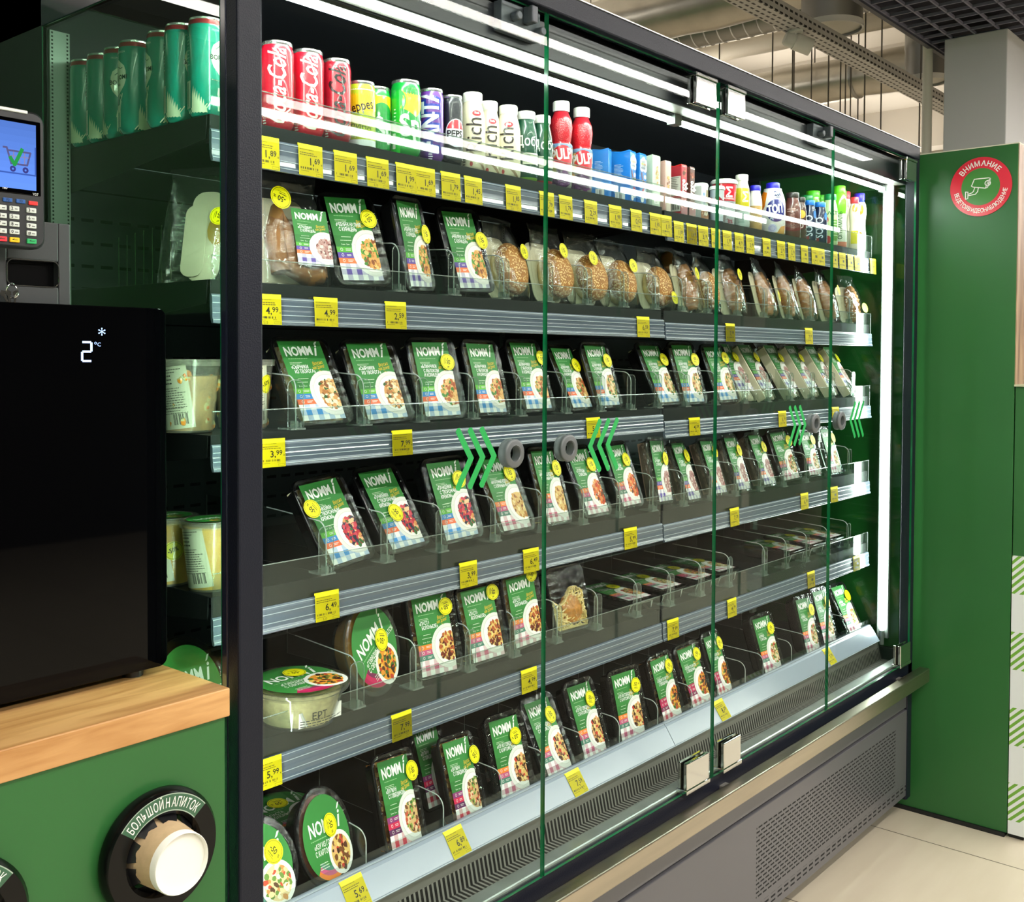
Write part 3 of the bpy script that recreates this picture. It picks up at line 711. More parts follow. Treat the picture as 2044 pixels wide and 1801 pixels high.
# milk cooler with glass front and display
t = thing('milk_cooler', 'small glossy black milk cooler with blue temperature display, on the oak worktop', 'cooler', (-.2, .25, .991))
GLOSSB = pm('black_mirror_glass', '020203', .03, spec=.14); MATB = pm('cooler_case', '15161a', .3)
def CR(g_, name, mats, bevel=0.): return kid(g_, name, mats, t, bevel)
g = G(); g.box(-.40, -.036, .135, .40, 1.002, 1.490); CR(g, 'case', MATB, .006)
g = G(); g.prism([(a, b) for a, b in rrect(.375, .487, .012, 5, -.2235, 1.2475)], .1135, .134, 'y'); CR(g, 'door', GLOSSB, .001)
for x in (-.37, -.07):
    for y_ in (.145, .37): g = G().lathe([(.014, .991), (.014, 1.003)], 16, (x, y_, 0)); CR(g, 'foot', RUB)
A = Art(); sg = .0115
def seg(x0, y0, x1, y1): A.line((x0, y0), (x1, y1), .0024, 'b9d4ff', 0)
for a in ((-.004, .0105, .004, .0105), (.005, .0095, .005, .001), (-.004, 0, .004, 0), (-.005, -.001, -.005, -.0095), (-.004, -.0105, .004, -.0105)): seg(*a)
A.ring(.0095, .0095, .0009, .0014, '9fbcff', 0, 10); A.text('C', .0115, .006, .0062, '9fbcff', 0)
for k in range(6):
    a = R_(60*k+30); A.line((.0165, .0225), (.0165+.0034*math.cos(a), .0225+.0034*math.sin(a)), .0007, 'a8ccff', 0); A.ell(.0165+.0036*math.cos(a), .0225+.0036*math.sin(a), .0009, .0009, 'a8ccff', 0, 6)
p = at(1, .1135, 173, 702)
g = A.geom(lambda u, v, L: (p[0]+u*1.25, .1131, p[2]+v*1.15)); CR(g, 'temperature_display', screen_print('display_glow', 2.2))

# payment terminal on its plate
t = thing('terminal_stand', 'dark grey terminal mount plate with a recessed opening, on top of the black cooler', 'stand', (-.25, .15, 1.490))
q = at(1, .128, 140, 448); xr = q[0]; zt = q[2]
x0 = xr-.20
ax0, az0 = at(1, .128, 14, 540)[0], at(1, .128, 60, 571)[2]; ax1, az1 = at(1, .128, 117, 540)[0], at(1, .128, 60, 519)[2]
PLG = pm('plate_grey', '2b2c2f', .45)
g = G(); g.box(x0, ax0, .128, .15, 1.490, zt); g.box(ax1, xr, .128, .15, 1.490, zt); g.box(ax0, ax1, .128, .15, 1.490, az0); g.box(ax0, ax1, .128, .15, az1, zt); kid(g, 'plate', PLG, t, .0015)
g = G(); g.box(ax0-.002, ax1+.002, .141, .16, az0-.002, az1+.002); kid(g, 'recess', PLAST, t)
g = G(); g.prism(rrect(ax1-ax0+.006, az1-az0+.006, .008, 4, (ax0+ax1)/2, (az0+az1)/2), .1265, .128, 'y'); g2 = G()
g2.tube([(a, .1275, b) for a, b in rrect(ax1-ax0, az1-az0, .008, 5, (ax0+ax1)/2, (az0+az1)/2)], .0009, 6, closed=True); kid(g2, 'opening_rim', CHROME, t)
# terminal
yT = .085
xr = at(1, yT, 91, 330)[0]; zt = at(1, yT, 60, 222)[2]; zb = at(1, yT, 60, 497)[2]; wd = .092; cx = xr-wd/2; H = zt-zb
t = thing('payment_terminal', 'black card payment terminal with blue lit screen and number keys', 'payment terminal', (cx, yT, zb))
TB = pm('terminal_black', '1b1c1f', .38); 
def ring_(w_, h_, r, y): return [(a, y, b+H/2) for a, b in rrect(w_, h_, r, 6)]
G().loft([ring_(wd-.006, H-.006, .012, 0), ring_(wd, H, .014, .004), ring_(wd, H, .014, .016), ring_(wd-.006, H-.01, .012, .02), ring_(wd-.012, H-.04, .012, .036)]).obj('body', TB, t)
def zz(v): return at(1, yT, 40, v)[2]-zb
def xx(u): return at(1, yT, u, 330)[0]-cx
sx0, sx1 = -.036, xx(71)
g = G(); g.box(sx0-.004, sx1+.006, -.0012, .001, zz(388), zz(238)); g.obj('screen_bezel', GLOSSB, t, .001)
A = Art(); s0, s1 = zz(378), zz(246)
A.rect(sx0, s0, sx1, s1, '6c96e8', 0)
for k in range(10): A.rect(sx0, s0+(s1-s0)*k/10, sx1, s0+(s1-s0)*(k+1)/10, [a*(1.25-.05*k) for a in lin('5f8ae6')], .2)
ccx = xx(33); cz_ = (s0+s1)/2-.004
A.path([(ccx-.016, cz_+.012), (ccx-.012, cz_+.012), (ccx-.007, cz_-.006), (ccx+.012, cz_-.006), (ccx+.016, cz_+.009), (ccx-.011, cz_+.009)], .0022, '5b5a8a', 1)
for k in (-.004, .003, .009): A.line((ccx+k, cz_+.008), (ccx+k, cz_-.005), .0012, '8a86b4', 1)
A.line((ccx-.010, cz_+.003), (ccx+.014, cz_+.003), .0012, '8a86b4', 1)
for k in (-.005, .010): A.ring(ccx+k, cz_-.012, .0012, .0036, '3d3f86', 1, 16)
A.path([(ccx-.008, cz_+.001), (ccx-.003, cz_-.007), (ccx+.006, cz_+.012)], .0042, '2c9a4a', 2)
A.path([(ccx-.02, cz_-.017), (ccx+.022, cz_-.017), (ccx+.022, cz_+.016)], .0018, '3f5fb4', 1)
A.geom(lambda u, v, L: (u, -.0014-EPS*L, v)).obj('screen', screen_print('terminal_screen', 1.0), t)
kw, kh = .0115, .0058
rows = [(424, ['1', '2', '3']), (440, ['4', '5', '6']), (455, ['7', '8', '9']), (470, ['*', '0', '#'])]
kx = [xx(30)-.016-.0006, xx(27), xx(61)]
for v, ks in rows:
    for i, k in enumerate(ks):
        x = kx[i]; z = zz(v-6)
        if x-kw/2 < -wd/2+.004: continue
        o = (G().box(x-kw/2, x+kw/2, -.0022, .002, z-kh/2, z+kh/2)).obj('key', pm('key_white', 'c9cdc9', .4), t, .0008)
        A = Art(); A.text(k, x-.003, z-.0018, .0055, '1a1a1a', 0, .02, al='C'); A.bars(x, z-.001, .004, 1, 1, .0012, '444444', 0, v+i)
        A.geom(lambda u, v_, L: (u, -.0024, v_)).obj('print', PRINT, o)
for i, (c, lab) in enumerate((('e02a3a', 'red cancel key'), ('f2b90d', 'yellow clear key'), ('1f9e5a', 'green enter key'))):
    x = kx[i]; z = zz(480)
    if x-kw/2 < -wd/2+.004: continue
    o = (G().box(x-kw/2, x+kw/2, -.0024, .002, z-kh/2, z+kh/2)).obj('key', pm('key_'+c, c, .35), t, .0008); o['label'] = lab
    A = Art(); A.path([(x+.003, z), (x-.003, z), (x-.001, z+.0012)], .0006, '222222', 0); A.geom(lambda u, v_, L: (u, -.0026, v_)).obj('print', PRINT, o)
for i, (v, c, lab) in enumerate(((402, '1d4f95', 'blue function key'), (402, '1d4f95', 'blue function key'), (403, 'd22a2a', 'red oval key'))):
    x = (xx(14), xx(40), xx(65))[i]; z = zz(v)
    o = (G().box(x-.0055, x+.0055, -.0018, .002, z-.0024, z+.0024)).obj('key', pm('key_'+c, c, .35), t, .0008); o['label'] = lab
    if i < 2:
        A = Art(); A.text('F2' if i == 0 else 'F3', x, z-.0013, .004, '0c2038', 0, .02, al='C'); A.geom(lambda u, v_, L: (u, -.002, v_)).obj('print', PRINT, o)
A = Art(); A.text('V37', xx(64), zz(388)+.0005, .0042, 'd8d8d8', 0); A.text("no'", xx(4), zz(382)+.0005, .0055, 'e8e8e8', 0, .02)
A.geom(lambda u, v, L: (u, -.0014, v)).obj('print', PRINT, t)
g = G(); g.box(-.045, xx(55), -.002, .003, zz(226), zz(219)); g.obj('top_strip', pm('strip_silver', 'c4c6c4', .35, .5), t, .001)
# keys
p = at(1, .118, 24, 580)
t = thing('key_bunch', 'small bunch of steel keys on a ring in front of the terminal plate', 'keys', (p[0], .118, 1.492))
zr = p[2]-1.492
g = G(); g.tube([(.007*math.cos(a), .003*math.sin(a*2), zr+.009*math.sin(a)) for a in [R_(18*k) for k in range(20)]], .0007, 6, closed=True); g.obj('key_ring', CHROME, t)
for dx, lean in ((-.010, -.5), (-.004, -.2), (.004, .1)):
    g = G(); g.prism([(-.004, .0), (.004, .0), (.005, .005), (0, .009), (-.005, .005)], -.0006, .0006, 'y'); g.prism([(-.0015, -.016), (.0015, -.016), (.0018, 0), (-.0018, 0)], -.0005, .0005, 'y')
    g.move(Matrix.Translation((dx, 0, zr-.006)) @ Matrix.Rotation(lean, 4, 'Y') @ Matrix.Scale(.75, 4)); g.obj('key', CHROME, t)

# ------------------------------------------------------------------ shelves, rails, guards
SHELFM = pm('shelf_graphite', '131416', .5, spec=.3); RAIL = pm('rail_grey_plastic', '525c69', .22, spec=.6, coat=.3)
RAILC = pm('rail_cover', '9aa3ab', .18, spec=.6, coat=.4); LIP = clear('clear_guard', 'f4f8f6', 1.0, .008, 'cfe0d8'); LEDGE = clear('clear_edge', 'd8e2dc', 1.5, .22, 'dfe8e2', .1)
BAY = ((.046, 1.236), (1.246, 2.448))
# strip top, strip bottom, plate top for both bays
SH = {1: ((1.750, 1.704, 1.7715), (1.744, 1.696, 1.7655)), 2: ((1.516, 1.474, 1.537), (1.510, 1.470, 1.537)), 3: ((1.300, 1.261, 1.3135), (1.284, 1.245, 1.3125)),
      4: ((1.051, 1.011, 1.080), (1.046, 1.006, 1.077)), 5: ((.821, .777, .849), (.821, .777, .849))}
SNAME = {1: 'top shelf', 2: 'second shelf down', 3: 'third shelf down', 4: 'fourth shelf down', 5: 'fifth shelf down', 6: 'bottom deck'}
def plate_z(s, x): return .553 if s == 6 else SH[s][0 if x < 1.24 else 1][2]
for s in SH:
    for b in (0, 1):
        zt_, zb_, zp = SH[s][b]; x0, x1 = BAY[b]; cx = (x0+x1)/2; hx = (x1-x0)/2
        t = thing('shelf', 'dark metal %s with grey price rail, %s bay' % (SNAME[s], 'bay next to the dark post' if b == 0 else 'bay next to the sign wall'), 'shelf', (cx, .13, zp), group='cabinet shelves')
        t['label'] = 'dark shelf with grey price rail, %s, half by the %s' % (SNAME[s], 'dark post' if b == 0 else 'far end glass')
        e = zp
        g = G(); g.box(-hx, hx, .003, .475, -.0015, 0); g.box(-hx, hx, .0015, .003, zt_-zp-.006, 0); g.box(-hx, hx, .003, .012, zt_-zp-.02, zt_-zp-.018); g.obj('shelf_plate', SHELFM, t, .0008)
        for sx in (-hx, hx-.002):
            g = G(); g.prism([(.01, -.001), (.475, -.001), (.475, -.08), (.36, -.07), (.012, -.034)], sx, sx+.002, 'x'); g.obj('side_bracket', SHELFM, t)
        h = zt_-zb_; z0 = zb_-zp
        g = G(); pr = [(.0, z0+h), (-.0035, z0+h), (-.006, z0+h*.86), (-.0055, z0+h*.55), (-.006, z0+h*.5), (-.0065, z0+h*.2), (-.009, z0+h*.04), (-.008, z0), (-.004, z0), (-.001, z0+h*.2), (.0, z0+h*.5)]
        g.prism(pr, -hx-.002, hx+.002, 'x'); g.obj('price_rail', RAIL, t)
        g = G()
        for f, dy in ((.93, -.0053), (.70, -.0063), (.36, -.0068), (.12, -.0088)):
            g.tube([(-hx-.002, dy, z0+h*f), (hx+.002, dy, z0+h*f)], .0007, 6)
        g.obj('rail_ridges', RAILC, t)
        gh = .034 if s != 1 else .048
        g = G(); g.box(-hx, hx, -.0025, -.001, zt_-zp-.004, gh); g.obj('front_guard', LIP, t)
        g = G(); g.tube([(-hx, -.0018, gh), (hx, -.0018, gh)], .0009, 6); g.obj('guard_edge', LEDGE, t)
        if b == 1:
            g = G(); g.tube([(hx, -.0018, zt_-zp), (hx, -.0018, gh)], .001, 6); g.obj('guard_edge', LEDGE, t)
# deck
DECKR = pm('deck_rail_grey', '8f97a6', .2, spec=.6, coat=.4)
for b in (0, 1):
    x0, x1 = BAY[b]; cx = (x0+x1)/2; hx = (x1-x0)/2+.004
    t = thing('deck_tray', 'bottom deck with sloping pale rail, half by the %s' % ('near dark post' if b == 0 else 'far end glass'), 'deck', (cx, .13, .553), group='bottom deck halves')
    g = G(); g.box(-hx, hx, -.01, .475, -.003, 0); g.obj('deck_plate', SHELFM, t)
    g = G(); g.prism([(-.004, .036), (-.010, .0365), (-.018, .030), (-.0425, -.006), (-.0435, -.010), (-.040, -.011), (-.028, -.004), (-.010, .0)], -hx, hx, 'x'); g.obj('price_rail', DECKR, t)
    g = G(); g.tube([(-hx, -.0435, -.0085), (hx, -.0435, -.0085)], .0014, 6); g.tube([(-hx, -.013, .0355), (hx, -.013, .0355)], .0012, 6); g.obj('rail_ridges', RAILC, t)
    g = G(); g.box(-hx, hx, -.0065, -.005, .03, .052); g.obj('front_guard', LIP, t)

# ------------------------------------------------------------------ clear dividers
DIV = clear('divider_clear', 'f0f5f2', 1.0, .006, 'cfdad4'); DIVE = clear('divider_edge', 'dfe9e4', 1.6, .5, 'eef5f1', .08)
def divider_meshes():
    out = [(.0, 0), (.0, .062)]
    for i in range(7):
        a = R_(180-90*i/6); out.append((.022+.022*math.cos(a), .062+.022*math.sin(a)))
    for i in range(1, 8): out.append((.022+.33*i/7, .084+.012*math.sin(i/7*1.6)))
    out += [(.352, 0)]
    g = G(); g.prism(out, -.0008, .0008, 'x', 0, None, 1); body = g.mesh('divider_panel', [DIV, DIVE])
    g = G(); g.tube([(0, a, b) for a, b in out[:12]], .0011, 6); edge = g.mesh('divider_edge', DIVE)
    g = G(); pl = [(-.016, .004), (.013, .004), (.013, .068), (.010, .074), (.004, .077), (-.008, .077), (-.014, .074), (-.016, .068)]
    g.prism(pl, -.0025, -.0015, 'y'); plate = g.mesh('front_plate', LIP)
    g = G(); g.tube([(a, -.002, b) for a, b in pl], .00075, 6, closed=True); pe = g.mesh('plate_edge', LEDGE)
    g = G(); g.box(-.012, .014, -.006, .03, .0, .003); g.box(-.002, .002, -.004, .012, .003, .014); g.box(.006, .009, -.004, .008, .003, .011); clip = g.mesh('clip', LEDGE)
    return body, edge, plate, pe, clip
DM = divider_meshes()
def divider(x, s, i, tall=1.):
    z = plate_z(s, x)
    t = thing('divider', 'clear plastic divider, %s from the dark post, %s' % (nth(i), SNAME[s]), 'divider', (x, .134, z+.0005), (0, 0, R_(((i*37) % 7-3)*.8)), 'clear dividers on the '+SNAME[s], (1, 1, tall))
    for nm, me in zip(('panel', 'panel_edge', 'front_plate', 'plate_edge', 'clip'), DM):
        if nm in ('front_plate', 'plate_edge') and s == 6: continue
        put(nm, me, t)
DX = {1: [], 2: [.418, .553, .690, .825, .955, 1.09, 1.215, 1.33, 1.45, 1.60, 1.745, 1.89, 2.03, 2.17, 2.30], 3: [.2, .339, .474, .606, .742, .886, 1.006, 1.12, 1.23, 1.353, 1.494, 1.64, 1.77, 1.905, 2.04, 2.18, 2.33],
      4: [.26, .392, .523, .668, .812, .947, 1.08, 1.212, 1.347, 1.477, 1.601, 1.735, 1.87, 2.01, 2.16, 2.31], 5: [.06, .325, .46, .60, .727, .86, 1.0, 1.15, 1.29, 1.43, 1.57, 1.76, 1.89, 2.02, 2.16, 2.31],
      6: [.345, .53, .69, .822, .955, 1.085, 1.24, 1.392, 1.517, 1.66, 1.76, 1.93, 2.03, 2.31]}
for s, xs in DX.items():
    for i, x in enumerate(xs): divider(x, s, i)
# loose wire divider seen through the near end glass
t = thing('wire_divider', 'row of thin steel wires on the second shelf behind the near end glass', 'wire divider', (.1, .3, 1.537))
g = G()
for k in range(7): g.tube([(.0, .02+.026*k, 0), (.0, .02+.026*k, .10-.002*k)], .0009, 6)
g.obj('wires', CHROME, t)
g = G(); g.tube([(0, .0, .002), (0, .2, .002)], .0012, 6); g.obj('wire_base', CHROME, t)

# ------------------------------------------------------------------ price tags
TAGC = 'f2e20a'
def tag_mesh(price, seed, fold=False):
    A = Art(); A.rect(-.024, 0, .024, .046, TAGC, 0); A.rect(-.024, .0405, .024, .046, 'f7ea1c', .2)
    A.bars(-.022, .0385, .034, 1, 1, .0008, '7a7210', 1, seed); A.bars(-.022, .0335, .04, 2, .003, .0011, '4a4610', 1, seed+1)
    if price:
        a, b = price.split(',')
        A.text(a+',', .006, .0165, .0155, '16160a', 1, .012, al='R'); A.text(b, .007, .0195, .0118, '16160a', 1, .012); A.text('к', .0205, .0172, .006, '16160a', 1)
    else: A.bars(.0, .019, .016, 1, 1, .007, '3a3810', 1, seed+2)
    A.barcode(-.021, .0095, .016, .0128, '22220c', 1, 26, seed); A.bars(-.021, .0065, .02, 1, 1, .0007, '6a6410', 1, seed+3); A.bars(.008, .0075, .008, 1, 1, .0007, '6a6410', 1, seed+4)
    A.text('5,13', -.010, .0015, .0052, '3c3a10', 1, 0) if seed % 3 == 0 else None
    for e in ((.010, .0012, .022, .0016), (.010, .0045, .022, .0049), (.010, .0012, .0104, .0049), (.0216, .0012, .022, .0049)): A.rect(*e, '8a8010', 1)
    g = A.geom(lambda u, v, L: (u, -.0006-EPS*L, v))
    g.box(-.024, .024, -.0006, 0, 0, .046, 0, lin('e6d70c')); g.box(-.0245, .0245, .0, .0012, .044, .0475, 0, lin('eddf12'))
    return g.mesh('tag_card', PRINT)
TAGM = {}
TAGS = {1: [(531, '1,89'), (620, '1,69'), (690, '1,69'), (754, '1,69'), (811, '1,99'), (849, '1,69'), (900, '1,79'), (945, '1,45'), (1025, '1,85'), (1092, '1,79'), (1130, '1,79'), (1180, '2,29'), (1229, '1,99'), (1271, '0,62'), (1309, '1,85'), (1331, '1,15'), (1356, '1,89'), (1382, '1,69'), (1405, '3,19'), (1430, ''), (1453, '1,39'), (1477, '4,19'), (1499, '3,49'), (1532, ''), (1561, '2,79'), (1582, '2,79'), (1608, ''), (1629, ''), (1642, ''), (1668, ''), (1684, ''), (1700, ''), (1714, ''), (1745, '')],
        2: [(535, '4,99'), (651, '4,99'), (790, '2,59'), (1284, '6,59'), (1458, '7,99'), (1615, '7,39')], 3: [(543, '3,99'), (803, '7,99'), (1184, '5,49'), (1386, '4,39'), (1561, '5,39'), (1667, '')],
        4: [(653, '6,49'), (935, '3,99'), (1060, '6,49'), (1258, '5,99'), (1465, '7,29'), (1604, '6,39'), (1663, '')], 5: [(536, '5,99'), (802, '7,99'), (1056, '4,99'), (1342, '7,99'), (1459, '4,79'), (1616, ''), (1706, '')],
        6: [(709, '5,69'), (912, '6,89'), (1150, '7,59'), (1440, '8,39'), (1655, '7,39')]}
for s, lst in TAGS.items():
    for i, (px_, pr_) in enumerate(lst):
        k = (pr_, i if pr_ == '' or i % 3 == 0 else i % 3)
        if k not in TAGM: TAGM[k] = tag_mesh(pr_, sum(map(ord, pr_))+i)
        if s < 6:
            zc = (SH[s][0][0]+SH[s][0][1])/2 if px_ < 1330 else (SH[s][1][0]+SH[s][1][1])/2
            p = at(1, .121, px_, 0)
            # the point of the rail at this place of the photo
            lo = at(1, .121, px_, {1: 330, 2: 640, 3: 880, 4: 1150, 5: 1400}[s])
            x = lo[0]
            b = 0 if x < 1.241 else 1; loc = (x, .1195, SH[s][b][1]+.0003); rot = (R_(-3), 0, R_(((i*5) % 3-1)*1.2))
            if s == 1: sc_ = (.98, 1, 1.02) if px_ < 1000 else (.9, 1, 1.0)
            else: sc_ = (.98, 1, .96 if s != 3 else .9)
        else:
            z = {709: 1788, 912: 1697, 1150: 1568, 1440: 1425, 1655: 1318}[px_]
            p = at(1, .102, px_, z); loc = (p[0], .0862, .5452); rot = (R_(-34), 0, R_(2)); sc_ = (.98, 1, 1.05)
        t = tag(put('price_tag', TAGM[k]), ('yellow tag reading %s, ' % pr_ if pr_ else 'yellow tag with blurred print, ')+'%s from the dark post, %s' % (nth(i), SNAME[s]), 'price tag', 'yellow price tags on the '+SNAME[s])
        t.location = loc; t.rotation_euler = rot; t.scale = sc_
# ------------------------------------------------------------------ chilled ready meals
TUB = pm('tub_black', '0b0b0c', .22, spec=.5, bump=.15, bscale=45); TUBC = clear('tub_clear', 'e9ece8', 1.3, .05, 'dfe2dc', .06)
FILM = clear('film_wrap', 'fcfdfc', 2.0, 0, 'ffffff', .06, .6, 70); FILM2 = clear('film_bag', 'fbfcfa', 2.4, .012, 'ffffff', .09, 1.0, 34)
TW, TH = .115, .165
def rr(w_, h_, r, y, cz): return [(a, y, b) for a, b in rrect(w_, h_, r, 5, 0, cz)]
def tub_mesh(mat, depth=.036, name='tub'):
    c = TH/2
    rings = [rr(TW*.74, TH*.80, .012, depth, c), rr(TW*.80, TH*.86, .014, depth-.004, c), rr(TW*.90, TH*.925, .016, .005, c), rr(TW, TH, .019, .0045, c), rr(TW, TH, .019, .0, c),
             rr(TW-.003, TH-.003, .018, -.0012, c), rr(TW-.012, TH-.012, .014, .0005, c), rr(TW*.83, TH*.865, .012, depth-.006, c), rr(TW*.76, TH*.81, .01, depth-.003, c)]
    return G().loft(rings).mesh(name, mat)
def film_mesh(seed, w_=TW, h_=TH, amp=.0008, edge=.02):
    "cling film pulled over the rim: wrinkles run in from the rim and die out toward the middle"
    rg = random.Random(seed); nx, nz = 26, 34; g = G(); pts = []; ph = rg.uniform(0, 6)
    for j in range(nz+1):
        for i in range(nx+1):
            a, b = i/nx, j/nz
            x = (a-.5)*w_*.985; z = b*h_*.985+h_*.0075
            dx, dz = min(a, 1-a)*w_, min(b, 1-b)*h_; rim = min(dx, dz); s_ = z if dx < dz else x
            wr = math.exp(-rim/.011)*min(1, rim/.002)*(math.sin(s_*950+ph)+.7*math.sin(s_*1630+2*ph))*.0017
            r = edge; X = max(0, abs(x)-(w_/2-r)); Z = max(0, abs(z-h_/2)-(h_/2-r))
            if X > 0 and Z > 0:
                l = math.hypot(X, Z)
                if l > r: f = r/l; x = math.copysign((w_/2-r)+X*f, x); z = h_/2+math.copysign((h_/2-r)+Z*f, z-h_/2)
            pts.append((x, -.0020-wr-(amp*rg.uniform(-.5, .5) if rim > .001 else 0), z))
    g.V = pts
    for j in range(nz):
        for i in range(nx):
            k = j*(nx+1)+i; g.face((k, k+1, k+nx+2, k+nx+1), 0, None, True)
    return g.mesh('film', FILM)
TUBM = tub_mesh(TUB); TUBCM = tub_mesh(TUBC, .030); FILMS = [film_mesh(k) for k in range(5)]
def food_mesh(cols, seed, name='food', depth=.012):
    rg = random.Random(seed); nx, nz = 14, 18; g = G()
    h = [[depth+rg.uniform(0, .006) for i in range(nx+1)] for j in range(nz+1)]
    for j in range(nz+1):
        for i in range(nx+1): g.V.append(((i/nx-.5)*TW*.84, h[j][i], TH*.075+j/nz*TH*.85))
    for j in range(nz):
        for i in range(nx):
            k = j*(nx+1)+i; g.face((k, k+1, k+nx+2, k+nx+1), 0, lin(rg.choice(cols)), True)
    g.box(-TW*.40, TW*.40, depth+.004, .028, TH*.08, TH*.92, 0, lin(cols[0]))
    return g.mesh(name, PRINT_GLOSS)
GB, GT = '35833a', '2f7733'
BLUE3 = ['5fb42f', '2f80c6', 'e8683a']; RED3 = ['f07a2e', 'b8456f', '3f6e5c']; VIO3 = ['55a83a', '5d43a0', 'ea7440']; LAG3 = ['8c3374', 'd2234f', '5e2a58']; BER3 = ['b0174e', 'c2255a', '7a2a50']; PNK3 = ['f0822e', 'c65a82', '4c7f6e']
DISH = {
 'cheburek': (['«ЧЕБУРЕК НА ПИВЕ', 'С КУРИЦЕЙ»'], VIO3, '5f47a0', ['e3a55a', 'd08a45', 'f0c27a', '3f7a2c', '5a9a3a', '8a4a22'], 'ffffff'),
 'curd pancakes': (['«СЫРНИКИ', 'ИЗ ТВОРОГА»'], BLUE3, '2f86cc', ['d89a5c', '8a5230', 'b8743c', 'f0e0c4', '2f5a2a', 'e9c48c'], 'ffffff'),
 'apple crepes': (['«БЛИНЧИКИ', 'С ЯБЛОКОМ', 'И КОРИЦЕЙ»'], BLUE3, '2f86cc', ['e2b273', 'cf9650', 'b4602e', 'a5482a', '3f7d35', 'efd09a'], 'ffffff'),
 'chicken crepes': (['«БЛИНЧИКИ', 'С КУРИЦЕЙ', 'И ГРИБАМИ»'], BLUE3, '2f86cc', ['e6c08c', 'd9a868', '3f8038', '2f6a2c', 'a8663a', 'f0d8ae'], 'ffffff'),
 'berry pancakes': (['«ПАНКЕЙКИ', 'С ТВОРОЖНЫМ', 'КРЕМОМ»'], BLUE3, '2f86cc', ['c8283e', 'd94a5e', '2a2438', '3a2f4c', 'e69a5c', '3c6a38', 'f2c79a'], 'ffffff'),
 'macaroni': (['«МАКАРОННЫЕ ИЗДЕЛИЯ', 'С КУРИНЫМ ФИЛЕ»'], RED3, 'b4506c', ['e5bd78', 'd19a50', 'b87a3c', 'f2dca4', '8a4f2a', 'eac98a'], 'ffffff'),
 'stuffed rolls': (['«ГОЛУБЦЫ', 'С МЯСОМ»'], RED3, 'b4506c', ['e0682e', 'c8481f', 'f0dcc0', '6a3a22', 'd98a4c', 'e9a05c'], 'ffffff'),
 'sandwich': (['«СЭНДВИЧ', 'С КУРИЦЕЙ»'], VIO3, '5f47a0', ['c9a3a0', 'a86a68', 'e6d6cc', '7a4a48', 'b98884'], 'ffffff'),
 'bolognese': (['«ПАСТА', 'БОЛОНЬЕЗЕ»'], PNK3, 'c0607c', ['e9c274', 'd99a48', '7a2f1c', '5a2016', 'f0dc8c', 'b4582c'], 'ffffff'),
 'lagman': (['«ЛАГМАН', 'С ГОВЯДИНОЙ»'], LAG3, 'c81f40', ['d9b078', '7a4a2a', '3f6a30', 'c8583c', '4a2a1c', '8aa04a', 'e8caa0'], 'ffffff'),
 'beef stew': (['«АЗУ ИЗ ГОВЯДИНЫ', 'С КАРТОФЕЛЕМ»'], PNK3, 'b8587a', ['e0b868', '5a301c', '3e2014', 'c83a2c', 'ecd08c', '7a4826', 'e9a878'], 'ffffff'),
 'roast': (['«ГОВЯДИНА ПО-АЗИАТСКИ', 'С ОВОЩАМИ»'], BER3, 'c01f48', ['e8962e', 'b83a22', '3c2214', '5a301c', 'efc05a', '4a6a2c'], 'ffffff'),
 'chicken plate': (['«КУРИЦА', 'С РИСОМ»'], PNK3, 'b8587a', ['e6c896', 'c98a4c', 'f2e6cc', '5a3a22', 'c84a30', '6a8a3c'], 'ffffff'),
}
LBL = {}
